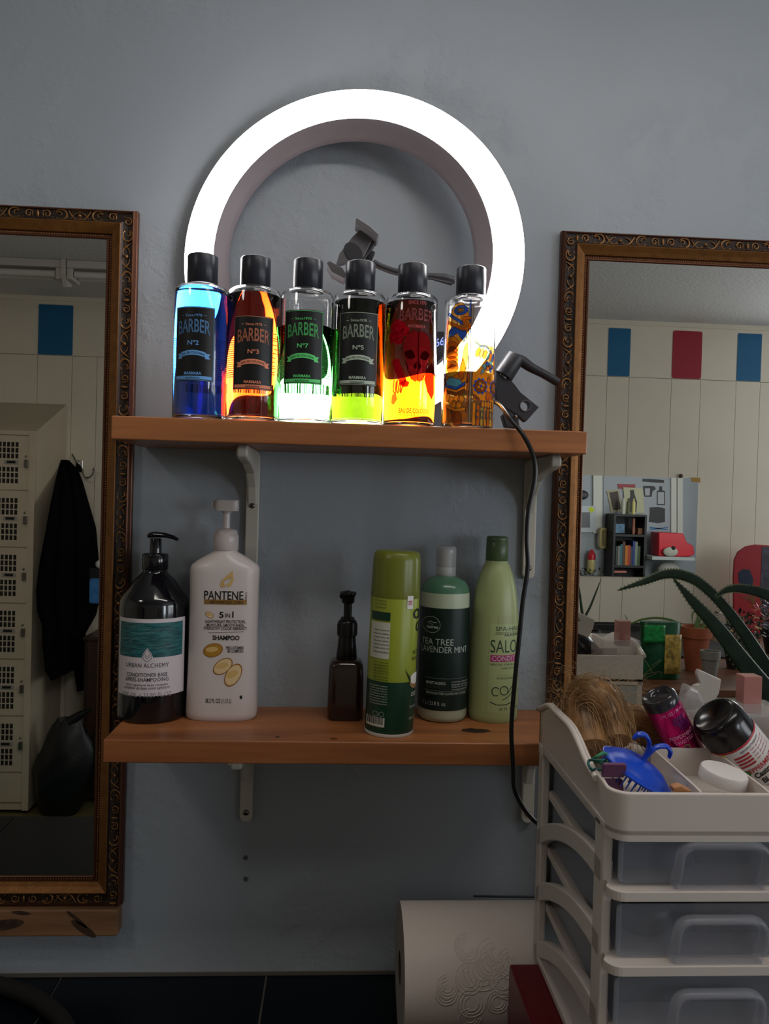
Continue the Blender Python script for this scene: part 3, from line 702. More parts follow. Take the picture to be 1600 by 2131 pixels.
# sugar skull half
blob([(.001, .118), (.008, .112), (.02, .108), (.034, .110), (.040, .09), (.040, .034), (.030, .030), (.016, .032), (.002, .036), (-.0005, .06)], fo, .0004)
for k in range(3): strip(q, [(.000, .127-k*.007), (.008, .119-k*.006), (.018, .113-k*.003), (.028, .108-k*.004)], .0030, fn, (fc, fy, fb)[k], .0010+k*.0002)
for k in range(3): strip(q, [(.000, .1285-k*.007), (.008, .1205-k*.006), (.018, .1145-k*.003), (.028, .1095-k*.004)], .0006, fn, fk, .0018)
for k in range(6): ell(.006+k*.005, .099-.001*k, .0027, .0065, (fo2, fg, fo2, fc, fo2, fb)[k], .0012, -.35)
for k in range(5): a = k*2*PI/5; ell(.025+.0042*math.cos(a), .082+.0042*math.sin(a), .0042, .003, (fb, fc, fb, fr, fb)[k], .0014, a)
ell(.025, .082, .0026, .0022, fo2, .0018)
blob([(.012, .082), (.018, .085), (.017, .076)], fc, .0014); blob([(.016, .074), (.010, .070), (.013, .078)], fc, .0014)
for cx in (.0115, .037):
    for k in range(10): a = k*2*PI/10; ell(cx+.0085*math.cos(a), .055+.0085*math.sin(a), .0024, .0024, fb, .0011, line=False, n=10)
    ell(cx, .055, .0085, .0085, fr, .0013); 
    for k in range(4): a = k*PI/2+.4; ell(cx+.003*math.cos(a), .055+.003*math.sin(a), .0028, .0022, fo, .0016, a, n=12)
    ell(cx, .055, .0015, .0015, fb, .0019, n=10)
blob([(.0215, .050), (.0245, .046), (.0275, .050), (.029, .040), (.0255, .036), (.0245, .041), (.0225, .036), (.0195, .040)], fo2, .0012)
ell(.0245, .064, .0022, .005, fo2, .0012)
for k in range(4): ell(.015+k*.0045, .0315, .0023, .0045, fo, .0014)
blob([(.011, .036), (.033, .036), (.033, .027), (.011, .027)], fr, .0010)
for a, b in ((.004, .041), (.008, .038), (.034, .042)): ell(a, b, .0018, .003, fr, .0012, .6)
for k in range(7): blob([(.001+k*.0055, .033-.003*(k % 3)), (.0052+k*.0055, .033-.003*(k % 3)), (.0052+k*.0055, .003), (.001+k*.0055, .003)], (fo, fo2, fy)[k % 3], .0006)
for i, ch in enumerate('COLOG'): text(q, ch, .0045+i*.0072, .0088+i*.0072, .012, .024, fn, fk, off=.0016, bold=.03)
text(q, 'BARBER', .004, .034, .128, .144, fn, fo, off=.0008, bold=-.005)
text(q, 'MARMARA', .010, .030, .120, .1235, fn, fo2, off=.0008)
q.build('printed_artwork', t)

# ------------------------------------------------------------------ lower shelf bottles
def item(px_, py_, Yc, name, label, cat, grp='hair care bottles on the lower shelf'):
    x = at(px_, py_, Yc).x
    return thing(name, label, cat, (x, Yc, ZL), 0, grp)
class Lay:      # photo coordinates on the face of a standing round bottle
    def __init__(s, cx, pyb, k, r, a0=0, roll=.028):
        s.cx = cx; s.pyb = pyb; s.k = k; s.r = r; s.a0 = a0; s.roll = roll
        s.fn = cylfn(r, 0)
    def S(s, px_, py_):
        px_ = px_ + s.roll*(py_-s.pyb)     # the photo leans by its roll
        u = max(-.99, min(.99, (px_-s.cx)/s.k/s.r)); return s.r*math.asin(u)
    def Z(s, px_, py_): return (s.pyb-py_+.028*(px_-s.cx))/s.k
    def text(s, mb_, tx, x0, x1, y0, y1, m, s1=None, **kw):
        yc = (y0+y1)/2; a = s.S(x0, yc); b = s1 if s1 is not None else s.S(x1, yc)
        z0 = s.Z(s.cx, y1); z1 = s.Z(s.cx, y0); text(mb_, tx, a, b, z0, z1, s.fn, m, **kw)
    def quad(s, mb_, x0, x1, y0, y1, m, off=.0004, n=14):
        yc = (y0+y1)/2; quad(mb_, s.S(x0, yc), s.S(x1, yc), s.Z(s.cx, y1), s.Z(s.cx, y0), s.fn, m, off, n)
    def pt(s, px_, py_): return (s.S(px_, py_), s.Z(s.cx, py_))
    def poly(s, mb_, pts, m, off=.0006): shape(mb_, [s.pt(*p) for p in pts], s.fn, m, off)
    def line(s, mb_, pts, wd, m, off=.0007, closed=False): strip(mb_, [s.pt(*p) for p in pts], wd, s.fn, m, off, closed)

# 1 black conditioner pump bottle
t = item(318, 1400, -.054, 'pump_bottle', 'black pump bottle with white and teal label, leftmost on the lower shelf', 'bottle')
mb1 = mat('black_bottle', (9, 11, 17), .12, coat=.5)
r1 = .0480
q = MB(); q.lathe([(.0005, .001), (r1-.004, 0), (r1-.001, .0015), (r1, .006), (r1, .160), (r1-.001, .167), (r1-.004, .173), (r1-.012, .183), (.030, .193), (.019, .204), (.0165, .208), (.0165, .212)], mb1, 64); q.build('body', t)
q = MB(); q.lathe([(.0172, .2095), (.0180, .2105), (.0180, .231), (.0168, .2325), (.0085, .2335), (.0080, .253), (.0072, .254), (.0005, .254)], mb1, 40)
q.build('collar', t)
q = MB(); q.tube([(-.011, 0, .256), (-.008, 0, .2585), (0, 0, .2595), (.014, -.004, .2590), (.026, -.008, .2565), (.0325, -.010, .2535)], [.0045, .0066, .0076, .0062, .0048, .0036], mb1, 14, flat=.6); q.build('pump_head', t)
la = Lay(317, 1506, 1600/1.068, r1+.0003)
q = MB(); mw = mat('label_white', (205, 196, 200), .5)
quad(q, -.0475, .062, la.Z(317, 1447), la.Z(317, 1288), la.fn, mw, .0002, 24); lb1 = q.build('label', t)
mteal = mat('teal_photo', (32, 88, 92), .45, var=.6, vscale=60, stretch=(1, 1, 6))
q = MB(); quad(q, -.044, .056, la.Z(317, 1367), la.Z(317, 1296), la.fn, mteal, .0004, 24)
mh = mat('teal_streak', (120, 160, 155), .5)
for k in range(26):
    x0 = random.uniform(255, 350); y0 = random.uniform(1300, 1360); dx = random.uniform(20, 45); c_ = random.uniform(-12, 8)
    la.line(q, [(x0+dx*i/6, y0+c_*math.sin(i/6*2)) for i in range(7)], .00025, mh, .0006)
q.build('label_photo', lb1)
mt = mat('label_grey_ink', (60, 58, 66), .5)
q = MB()
drop = [(326, 1352), (320, 1362), (317, 1371), (321, 1378), (326, 1380), (331, 1378), (335, 1371), (332, 1362)]
drop = [(a, 1364+(b-1368)*.92) for a, b in drop]
la.poly(q, [(326+(a-326)*1.25, 1364+(b-1364)*1.15) for a, b in drop], mw, .0006); la.line(q, drop, .0006, mt, .0008, True)
for k in range(2): la.line(q, [(321, 1360+k*4.5), (326, 1366+k*4.5), (331, 1360+k*4.5)], .0006, mt, .0008)
la.text(q, 'URBAN ALCHEMY', 280, 366, 1379, 1388, mt)
la.text(q, 'CONDITIONER BASE', 282, 363, 1399, 1407, mt, bold=.01); la.text(q, 'APRÈS-SHAMPOOING', 279, 365, 1407, 1417, mt, bold=.01)
la.text(q, 'omni signature base complex', 280, 364, 1421, 1428, mt, shear=.3); la.text(q, 'complexe de base omni signature', 275, 367, 1427, 1435, mt, shear=.3)
la.text(q, '1000 ML e 33.80 FL.OZ', 271, 370, 1440, 1449, mat('label_faint_ink', (140, 132, 138), .5))
q.build('lettering', lb1)

# 2 white shampoo pump bottle (oval)
Yp = -.058
t = item(463, 1420, Yp, 'pump_bottle', 'large white pump bottle with gold capsule design beside the black pump bottle', 'bottle')
mwb = mat('white_bottle_plastic', (202, 191, 188), .28, sss=.05)
def sup(a, b, z, n=64, e=2.6):
    out = []
    for j in range(n):
        th = 2*PI*j/n; c, s = math.cos(th), math.sin(th)
        out.append((a*math.copysign(abs(c)**(2/e), c), b*math.copysign(abs(s)**(2/e), s), z))
    return out
prof = [(.046, .024, 0), (.0495, .0265, .003), (.0505, .0275, .010), (.0500, .0275, .03), (.0488, .027, .08), (.0482, .0268, .13), (.0484, .0268, .18), (.0490, .0268, .208), (.0487, .0265, .214), (.0465, .0255, .219), (.038, .0235, .2255), (.026, .0205, .233), (.0180, .0175, .237), (.0165, .0165, .2385), (.0165, .0165, .242)]
q = MB(); q.rings([sup(a, b, z, e=(2.8 if z < .22 else 2.2)) for a, b, z in prof], mwb); q.build('body', t)
q = MB(); q.lathe([(.0168, .2395), (.0178, .2405), (.0178, .2605), (.0172, .262), (.0160, .263), (.0160, .2665), (.0140, .2695), (.0085, .2705), (.0050, .2715), (.0050, .293)], mwb, 40); q.build('collar', t)
q = MB(); q.rings([sup(.0050, .0050, .292), sup(.0075, .0075, .2955, e=2.4), sup(.0165, .010, .296, e=4), sup(.0168, .0105, .305, e=4), sup(.0165, .010, .311, e=4), sup(.0155, .009, .312, e=4)], mwb)
q.box(-.022, -.012, -.004, .004, .3005, .3095, mwb); q.build('pump_head', t, bev=.001)
kP = 1600/1.084
def pfn(s, z, o):
    ab = [(p[2], p[0], p[1]) for p in prof]
    i = 0
    while i < len(ab)-2 and ab[i+1][0] < z: i += 1
    f_ = (z-ab[i][0])/(ab[i+1][0]-ab[i][0]); f_ = max(0, min(1, f_)); a = ab[i][1]+(ab[i+1][1]-ab[i][1])*f_; b = ab[i][2]+(ab[i+1][2]-ab[i][2])*f_
    u = min(.995, abs(s)/a); return (s, -b*(1-u**2.8)**(1/2.8)-o, z)
class LayF(Lay):
    def S(s, px_, py_): return (px_+s.roll*(py_-s.pyb)-s.cx)/s.k
lp = LayF(461, 1501, kP, .05); lp.fn = pfn
mi = mat('black_ink', (24, 22, 24), .5); mgo = mat('gold_ink', (150, 112, 58), .4, metal=.3); mgl = mat('pale_gold_ink', (205, 168, 106), .4)
q = MB()
for k in range(3): lp.line(q, [(469+k*3, 1222-k*1), (466+k*2, 1215-k*4), (474+k*3, 1206-k*4), (487, 1200-k*4), (491, 1193-k*3)], .0017, mgl)
lp.poly(q, [(478, 1216), (486, 1208), (491, 1193), (493, 1205), (488, 1217), (480, 1221)], mgl)
lp.text(q, 'PANTENE', 432, 512, 1229, 1247, mi, bold=.012)
lp.text(q, 'PRO-V', 515, 521, 1229, 1246, mi) if False else None
lp.quad(q, 432, 519, 1247, 1257, mgo); lp.text(q, 'ADVANCED CARE', 443, 512, 1249, 1255, mi, off=.0008)
def pv(s_, z_, o_): return lp.fn(lp.S(517.5, 1238)+(z_), lp.Z(461, 1246)+s_, o_)
text(q, 'PRO-V', 0, .0105, .0015, -.0015, pv, mi)
lp.text(q, '5', 463, 472, 1272, 1285, mi, bold=.03); lp.text(q, 'IN', 475, 485, 1275, 1284, mi, bold=.01); lp.text(q, '1', 489.5, 492.3, 1271, 1284, mi)
lp.text(q, 'LIGHTWEIGHT PROTECTION,', 434, 516, 1289, 1297, mi, bold=.01); lp.text(q, 'MOISTURE, SMOOTHNESS,', 437, 514, 1297, 1304, mi, bold=.01); lp.text(q, 'STRENGTH*, COLOR VIBRANCY', 431, 519, 1303, 1311, mi, bold=.01)
lp.line(q, [(440, 1316), (512, 1313)], .0005, mi)
lp.text(q, 'SHAMPOO', 449, 504, 1321, 1331, mi, bold=.03)
lp.text(q, 'PRO-VITAMIN', 477, 512, 1343, 1350, mi, bold=.01); lp.text(q, 'B5 COMPLEX', 480, 512, 1350, 1357, mi, bold=.01)
lp.text(q, '38.2 FL OZ (1.13 L)', 434, 487, 1452, 1464, mi, bold=.01)
lp.quad(q, 504, 509, 1446, 1453, mi)
q.build('lettering', t)
mcap1 = mat('capsule_amber', (168, 124, 44), .3); mcap2 = mat('capsule_pale', (214, 186, 140), .3); mcap3 = mat('capsule_edge', (150, 100, 48), .4)
def caps(cx, cy, a, b, rot, m, m2):
    q = MB()
    def E(f_): return [(cx+a*f_*math.cos(t_)*math.cos(rot)-b*f_*math.sin(t_)*math.sin(rot), cy+a*f_*math.cos(t_)*math.sin(rot)+b*f_*math.sin(t_)*math.cos(rot)) for t_ in [2*PI*i/28 for i in range(28)]]
    lp.poly(q, E(1), m2, .0005); lp.poly(q, E(.88), m, .0007)
    lp.poly(q, [(cx+(x-cx)*.8-b*.15, cy+(y-cy)*.45-b*.12) for x, y in E(.8)], mgl, .0009)
    q.build('capsule_picture', t)
caps(450, 1352, 21, 14, -.3, mcap1, mcap3); caps(470, 1385, 23, 14, -.65, mcap2, mcap3); caps(491, 1403, 26, 15, -1.05, mcap2, mcap3); caps(443, 1279, 9, 6, .5, mcap2, mcap3)

# 3 small brown pump bottle
t = item(719, 1440, -.052, 'pump_bottle', 'small dark brown square pump bottle left of the green spray can', 'bottle')
mbr = mat('brown_clear_plastic', (40, 24, 17), .15, coat=.4); mbk = mat('black_pump', (13, 12, 13), .3)
q = MB(); q.rings([sup(.0235, .0215, 0, e=5), sup(.0258, .0238, .003, e=5), sup(.0262, .0240, .02, e=5), sup(.0255, .0235, .060, e=5), sup(.0245, .022, .078, e=5), sup(.021, .019, .084, e=4), sup(.013, .013, .086, e=2)], mbr); q.build('body', t)
q = MB(); q.lathe([(.0135, .085), (.0155, .087), (.0135, .105), (.0125, .116), (.0125, .119), (.0142, .1195), (.0142, .138), (.0125, .1415), (.0100, .143), (.0100, .146), (.0060, .1465), (.0060, .167)], mbk, 24); 
for k in range(24):
    a = k*2*PI/24; q.box(.0142*math.cos(a)-.0005, .0142*math.cos(a)+.0005, .0142*math.sin(a)-.0005, .0142*math.sin(a)+.0005, .121, .1365, mbk)
q.build('collar', t)
q = MB(); q.lathe([(.0075, .166), (.0095, .168), (.0095, .175), (.0105, .177), (.0118, .179), (.0118, .182), (.0110, .183), (.0005, .183)], mbk, 24)
q.tube([(0, 0, .180), (-.006, -.010, .180), (-.009, -.017, .178)], [.0055, .005, .004], mbk, 12); q.build('pump_head', t)

# 4 green spray can
r4 = .0335
t = item(812, 1400, -.118, 'spray_can', 'olive green hair spray can with dark green lower label, standing nearest the shelf edge', 'spray can')
t.rotation_euler = (0, math.radians(1.2), 0)
mgc = mat('olive_cap', (104, 110, 34), .3); mlg = mat('lime_label', (136, 146, 40), .35); mdg = mat('deep_green_label', (14, 52, 34), .35)
q = MB(); q.lathe([(.0005, .002), (r4-.003, .001), (r4-.001, 0), (r4, .0015), (r4, .005)], mat('white_tin', (205, 205, 200), .3), 56); q.build('rim', t)
q = MB(); q.lathe([(r4-.0003, .004), (r4-.0003, .0745)], mdg, 56, cap0=False, cap1=False); q.lathe([(r4-.0003, .0745), (r4-.0003, .188), (r4-.002, .192)], mlg, 56, cap0=False); q.build('body', t)
q = MB(); q.lathe([(r4-.0002, .186), (r4, .188), (r4, .196), (r4-.0008, .236), (r4-.0022, .2455), (r4-.005, .2485), (r4-.01, .2492), (.0005, .2495)], mgc, 56); q.build('cap', t)
l4 = Lay(810, 1533, 1600/1.018, r4, roll=-.0); l4.cx = 806
def fx(py): return 806+(1533-py)*.020      # axis of the leaning can
class Lay4(Lay):
    def S(s, px_, py_):
        u = max(-.985, min(.985, (px_-fx(py_))/s.k/s.r)); return s.r*math.asin(u)
l4 = Lay4(806, 1536, 1600/1.018, r4)
mwl = mat('label_offwhite', (190, 190, 176), .5); mdk = mat('green_black_ink', (14, 32, 22), .5)
q = MB()
quad(q, l4.S(766, 1293)-.006, l4.S(799, 1290), l4.Z(806, 1290), l4.Z(806, 1272), l4.fn, mdg, .0003, 8)
quad(q, l4.S(766, 1330)-.006, l4.S(799, 1330), l4.Z(806, 1370), l4.Z(806, 1294), l4.fn, mwl, .0003, 8)
for k in range(7): l4.text(q, random.choice(('moisture and shine', 'organic olive oil', 'nourishing sheen', 'keep hair healthy')), 767, 797, 1308+k*7.6, 1313+k*7.6, mdk)
for k in range(3): l4.text(q, random.choice(('deep conditioning', 'rich coconut oil')), 768, 790, 1246+k*7, 1251+k*7, mdg)
for k in range(8): l4.text(q, random.choice(('shake well before use', 'hold can upright away', 'spray evenly over hair')), 768, 798, 1376+k*6, 1380.5+k*6, mdg)
for k in range(8): l4.text(q, random.choice(('contents under pressure', 'do not puncture or burn', 'keep away from children')), 762, 797, 1426+k*5.4, 1430+k*5.4, mwl)
l4.quad(q, 834, 847, 1236, 1264, mat('tag_white', (215, 212, 210), .5))
l4.text(q, 'NEW', 836, 845, 1246, 1250, mat('tag_red', (170, 30, 50), .5), off=.0008, bold=.03); l4.text(q, 'LOOK', 836, 845, 1251, 1255, mat('tag_red', (0, 0, 0)), off=.0008, bold=.03)
l4.text(q, 'OLIVE', 848, 0, 1264, 1286, mdk, s1=l4.S(848, 1275)+.062, bold=.03)
l4.text(q, 'OIL', 855, 0, 1292, 1314, mdk, s1=l4.S(855, 1300)+.034, bold=.03)
l4.text(q, 'NOURISHING', 850, 0, 1352, 1361, mdk, s1=l4.S(850, 1356)+.048); l4.text(q, 'SHEEN SPRAY', 848, 0, 1366, 1374, mdk, s1=l4.S(848, 1370)+.05)
l4.text(q, 'COCONUT OIL', 848, 0, 1442, 1451, mwl, s1=l4.S(848, 1447)+.045, bold=.02)
l4.text(q, 'for natural shine', 846, 0, 1469, 1475, mwl, s1=l4.S(846, 1472)+.03)
l4.text(q, 'Spray 400 ml', 845, 0, 1494, 1501, mwl, s1=l4.S(845, 1497)+.03)
l4.quad(q, 757, 793, 1494, 1514, mwl)
x = 759
while x < 790:
    w_ = random.choice((.8, 1.2, 2)); l4.quad(q, x, x+w_, 1494, 1509, mi, .0006, 1); x += w_+random.choice((.8, 1.4))
for cx in (774, 786): l4.line(q, [(cx+5*math.cos(a), 1487+5*math.sin(a)) for a in [2*PI*i/16 for i in range(16)]], .0004, mwl, .0006, True)
q.build('lettering', t)
q = MB()
for c_, r_, m_ in (((857, 1420), 13, mat('coconut_husk', (150, 112, 70), .6)), ((856, 1413), 11, mat('coconut_flesh', (220, 215, 205), .5))):
    l4.poly(q, [(c_[0]+r_*math.cos(a), c_[1]+r_*1.1*math.sin(a)) for a in [2*PI*i/20 for i in range(20)]], m_, .0005 if r_ > 12 else .0008)
for k in range(5): l4.poly(q, [(846, 1412), (832+k*3, 1398+k*7-10), (838+k*2, 1404+k*5-3)], mdg, .0009)
q.build('coconut_picture', t)

# 5 mint shampoo bottle
r5 = .0362
t = item(921, 1420, -.046, 'shampoo_bottle', 'mint shampoo bottle with dark green label, right of the spray can', 'bottle')
mms = mat('mint_shampoo', (176, 184, 160), .25, sss=.05); mmt = mat('mint_tint', (74, 112, 88), .2); mcc = mat('clear_cap', (190, 190, 190), .15, alpha=.55)
q = MB(); q.lathe([(.0005, .0015), (r5-.006, 0), (r5-.002, .002), (r5, .008), (r5, .170), (r5-.0004, .186)], mms, 56, cap1=False)
q.lathe([(r5-.0004, .186), (r5-.002, .193), (r5-.007, .2015), (.022, .2055), (.0150, .2085), (.0135, .2095)], mmt, 56, cap0=False); q.build('body', t)
q = MB(); q.lathe([(.0140, .209), (.0148, .210), (.0148, .2225), (.0138, .2228), (.0148, .2236), (.0148, .245), (.0145, .250), (.0125, .2528), (.0005, .253)], mcc, 36)
q.lathe([(.009, .212), (.009, .248), (.0005, .248)], mat('cap_core', (200, 200, 200), .3), 20); q.build('flip_cap', t)
l5 = Lay(920, 1506, 1600/1.092, r5+.0003); 
q = MB(); mdl = mat('black_green_label', (12, 32, 28), .4); quad(q, -.056, .056, l5.Z(920, 1479), l5.Z(920, 1264), l5.fn, mdl, .0002, 30); lb5 = q.build('label', t)
q = MB(); mwi = mat('white_ink', (176, 182, 176), .5)
l5.line(q, [(893+17*math.cos(a), 1299+17*math.sin(a)) for a in [2*PI*i/30 for i in range(30)]], .0006, mwi, .0006, True)
l5.text(q, 'teatree', 884, 906, 1301, 1307, mwi, bold=.02); l5.line(q, [(886, 1296), (892, 1292), (898, 1295), (904, 1293)], .0009, mwi); l5.line(q, [(890, 1297), (896, 1299)], .0007, mwi)
l5.text(q, 'TEA TREE', 876, 938, 1328, 1341, mwi); l5.text(q, 'LAVENDER MINT', 875, 968, 1344, 1357, mwi)
l5.line(q, [(880, 1411), (970, 1411)], .0002, mwi); l5.line(q, [(880, 1437), (970, 1437)], .0002, mwi)
l5.text(q, 'MOISTURIZING', 883, 921, 1418, 1424, mwi, bold=.01); l5.text(q, 'SHAMPOO', 883, 910, 1427, 1432, mat('dim_ink', (70, 84, 80), .5))
for k in range(4): l5.text(q, ('hydrating, softening care', 'lavender and mint to', 'soothe dry hair, replenish', 'energize and refresh')[k], 934, 972, 1416+k*5.3, 1420+k*5.3, mwi)
l5.text(q, 'ONE MILLION TREES PLANTED AND COUNTING', 883, 966, 1440, 1445, mwi)
l5.text(q, '1 L / 33.8 fl. oz.', 877, 922, 1460, 1468, mwi)
q.build('lettering', lb5)

# 6 pale green conditioner
t = item(1026, 1420, -.044, 'conditioner_bottle', 'tall pale green conditioner bottle with green cap, rightmost on the lower shelf', 'bottle')
mpg = mat('pale_green_plastic', (152, 162, 112), .35, sss=.05); mgcap = mat('green_cap', (74, 94, 60), .35)
p6 = [(.0345, 0), (.0362, .003), (.0366, .010), (.0366, .03), (.0362, .09), (.0352, .13), (.033, .165), (.0295, .192), (.024, .214), (.0190, .2265), (.0168, .230), (.0168, .2325), (.0160, .234)]
q = MB(); q.lathe([(.0005, .001)]+p6, mpg, 56); q.build('body', t)
q = MB(); q.lathe([(.0158, .232), (.0165, .233), (.0162, .260), (.0158, .2605), (.0158, .2615), (.0161, .262), (.0158, .2675), (.0140, .269), (.0005, .269)], mgcap, 36); q.build('cap', t)
def f6(s, z, o):
    i = 0
    while i < len(p6)-2 and p6[i+1][1] < z: i += 1
    f_ = (z-p6[i][1])/(p6[i+1][1]-p6[i][1]); r = p6[i][0]+(p6[i+1][0]-p6[i][0])*max(0, min(1, f_))+o; return (r*math.sin(s/.0366), -r*math.cos(s/.0366), z)
l6 = Lay(1025, 1505, 1600/1.09, .0366); l6.fn = f6
q = MB(); md6 = mat('dark_green_ink', (34, 58, 40), .5); mlb6 = mat('label_green', (158, 168, 118), .3)
quad(q, l6.S(1008, 1380), l6.S(1008, 1380)+.072, l6.Z(1025, 1482), l6.Z(1025, 1294), f6, mlb6, .0003, 16, nv=12)
lb6 = q.build('label', t)
q = MB()
l6.quad(q, 1028, 1064, 1276, 1294, mat('price_sticker', (150, 156, 112), .4), .0004)
l6.text(q, 'SPA♦HAUS', 1022, 0, 1299, 1308, md6, s1=l6.S(1022, 1303)+.05) if False else l6.text(q, 'SPA-HAUS', 1022, 1080, 1299, 1308, md6)
l6.line(q, [(1022, 1311), (1074, 1311)], .0003, md6)
l6.text(q, 'FROM THE', 1022, 1038, 1313, 1316, md6); l6.text(q, 'SILKIENCE', 1041, 1080, 1313, 1319, md6, bold=.01)
l6.text(q, 'SALON', 1011, 1082, 1327, 1354, md6, s1=l6.S(1011, 1340)+.058)
l6.quad(q, 1011, 1079, 1359, 1373, mat('magenta_bar', (168, 34, 104), .4), .0006)
l6.text(q, 'CONDITIONER', 1014, 0, 1361, 1371, mwi, s1=l6.S(1014, 1366)+.066, off=.0009)
l6.text(q, 'SPECIAL FORMULA WITH', 1011, 1079, 1377, 1381, md6); l6.text(q, 'AND OTHER HERBS', 1034, 1080, 1385, 1389, md6)
l6.line(q, [(1024, 1402), (1078, 1402)], .0002, md6); l6.text(q, 'STRENGTHENS & SHINES', 1024, 1080, 1406, 1410, md6)
l6.line(q, [(1040+8*math.cos(a)*1.1, 1434+9*math.sin(a)) for a in [2*PI*i/18 for i in range(18)]], .0012, md6, .0008, True)
l6.line(q, [(1022+8*math.cos(a), 1436+9*math.sin(a)) for a in [1+4.6*i/14 for i in range(15)]], .0014, md6)
l6.line(q, [(1048, 1440), (1058, 1426), (1070, 1420), (1060, 1436), (1048, 1448), (1036, 1454)], .0012, md6)
l6.line(q, [(1010, 1458), (1024, 1464), (1044, 1464), (1066, 1456)], .0012, md6); l6.line(q, [(1056, 1440), (1074, 1436)], .0009, md6)
l6.text(q, '20 FL OZ (591 ml)', 1028, 1082, 1470, 1478, md6)
q.build('lettering', lb6)

# ------------------------------------------------------------------ countertop
m_tile = mat('black_gloss_tile', (6, 12, 18), .25, spec=.18)
m_grout = mat('grout', (92, 86, 80), .9)
ZT = .842
mb = MB(); mb.box(-1.3, 1.6, -.60, -.002, ZT-.04, ZT-.003, m_grout)
xg = at(551, 2060, -.03); gx = at(555, 2027, -.0).x
tx = [gx-.305*3.35, gx-.305*2, gx-.305, gx, gx+.305, gx+.61, gx+.915, gx+1.22, 1.6]
tx = [-1.3]+[a for a in [gx+.305*k for k in range(-5, 7)] if -1.25 < a < 1.55]+[1.6]
for i in range(len(tx)-1):
    for a, b in ((-.60, -.306), (-.303, -.006)):
        mb.box(tx[i]+.0015, tx[i+1]-.0015, a, b, ZT-.006, ZT, m_tile)
co = mb.build('countertop'); tag(co, 'black tiled countertop with pale grout running below the shelves', 'countertop')
MB().box(-1.3, 1.6, -.0035, -.0005, ZT-.001, ZT+.004, m_grout).build('caulk_line', co)
MB().box(-1.28, 1.58, -.57, -.002, 0, ZT-.04, mat('cabinet_white', (120, 116, 110), .5)).build('base_cabinet', co)
# dark hose lying across the far left of the counter
q = MB(); hz = ZT+.0115
q.tube(spline([(-.62, -.020, hz), (-.52, -.028, hz), (-.44, -.055, hz), (-.375, -.10, hz), (-.335, -.155, hz), (-.32, -.24, hz), (-.33, -.36, hz)], 8), .0112, mat('dark_rubber', (7, 5, 4), .8), 14)
tag(q.build('rubber_hose'), 'dark brown rubber hose curving over the far left of the black countertop', 'hose')

# ------------------------------------------------------------------ paper towel roll
YR = -.125
pc = at(836, 2008, YR); rr = .5*(at(845, 1881, YR-.0).z-at(845, 2131, YR).z)*1.0
rr = .083
cz = ZT+rr+.0014
t = thing('paper_towel_roll', 'white quilted paper towel roll lying sideways on the counter behind the drawer tower', 'paper towel roll', (at(832, 2000, YR).x, YR, cz))
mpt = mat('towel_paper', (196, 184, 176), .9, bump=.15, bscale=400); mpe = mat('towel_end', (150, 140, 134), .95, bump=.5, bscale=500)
q = MB(); q.M = Matrix.Rotation(PI/2, 4, 'Y')
q.lathe([(rr, 0), (rr, .28)], mpt, 80, cap0=False, cap1=False); q.build('paper', t)
q = MB(); q.M = Matrix.Rotation(PI/2, 4, 'Y'); q.lathe([(.0215, 0), (rr*.5, -.001), (rr, 0)], mpe, 80, cap0=False, cap1=False); q.build('end_face', t)
q = MB(); q.M = Matrix.Rotation(PI/2, 4, 'Y'); q.lathe([(rr, .28), (.0215, .28)], mpe, 80, cap0=False, cap1=False); q.build('end_face', t)
q = MB(); q.M = Matrix.Rotation(PI/2, 4, 'Y'); q.lathe([(.0215, .28), (.0205, .28), (.0205, 0), (.0215, 0)], mat('card_tube', (70, 56, 44), .9), 40, cap0=False, cap1=False); q.build('card_core', t)
q = MB()   # embossed quilting rings
for k in range(26):
    s0 = .02+random.random()*.25; a0 = -PI/2+random.uniform(-1.1, .25); R0 = random.choice((.014, .018, .024))
    for f_ in (1, .75, .5):
        pts = []
        for i in range(17):
            b = 2*PI*i/22+random.random()*.0; s_ = s0+R0*f_*math.cos(b); aa = a0+R0*f_*math.sin(b)/rr
            if .004 < s_ < .276: pts.append((s_, (rr-.0003)*math.sin(aa-PI/2+PI/2) if False else (rr-.0002)*math.cos(aa+PI/2+PI), (rr-.0002)*math.sin(aa+PI/2+PI)))
        if len(pts) > 3: q.tube(pts, .0010, mpt, 5)
q.build('embossing', t)
# thin black rod behind the roll
q = MB(); q.tube([at(985, 1865, -.012), at(1200, 1868, -.012)], .0016, m_blk, 8); tag(q.build('metal_rod'), 'thin black rod on the wall above the paper towel roll', 'rod')
# wall anchors below the left bracket
for a, b, nm in ((511, 1785, 'upper'), (511, 1829, 'lower')):
    q = MB(); p = at(a, b, -.0005); q.M = Matrix.Translation(p) @ Matrix.Rotation(PI/2, 4, 'X'); q.lathe([(.0035, -.0005), (.0035, .001), (.0015, .0012), (.0012, 0)], mat('anchor', (90, 96, 98), .6), 12)
    tag(q.build('wall_anchor'), nm+' of two small screw anchors in the wall below the lower left bracket', 'wall anchor')
# white cable clip under lower shelf
q = MB(); a = at(482, 1603, -.135); q.rings([[(a.x+.012*s*math.cos(b), -.135+.012*s*math.sin(b), ZL-.0305-z) for b in [2*PI*i/20 for i in range(20)]] for s, z in ((1, 0), (1, .003), (.85, .009), (.45, .013))], m_brk)
tag(q.build('cable_clip'), 'small round white plastic bumper under the lower shelf beside the left bracket', 'clip')

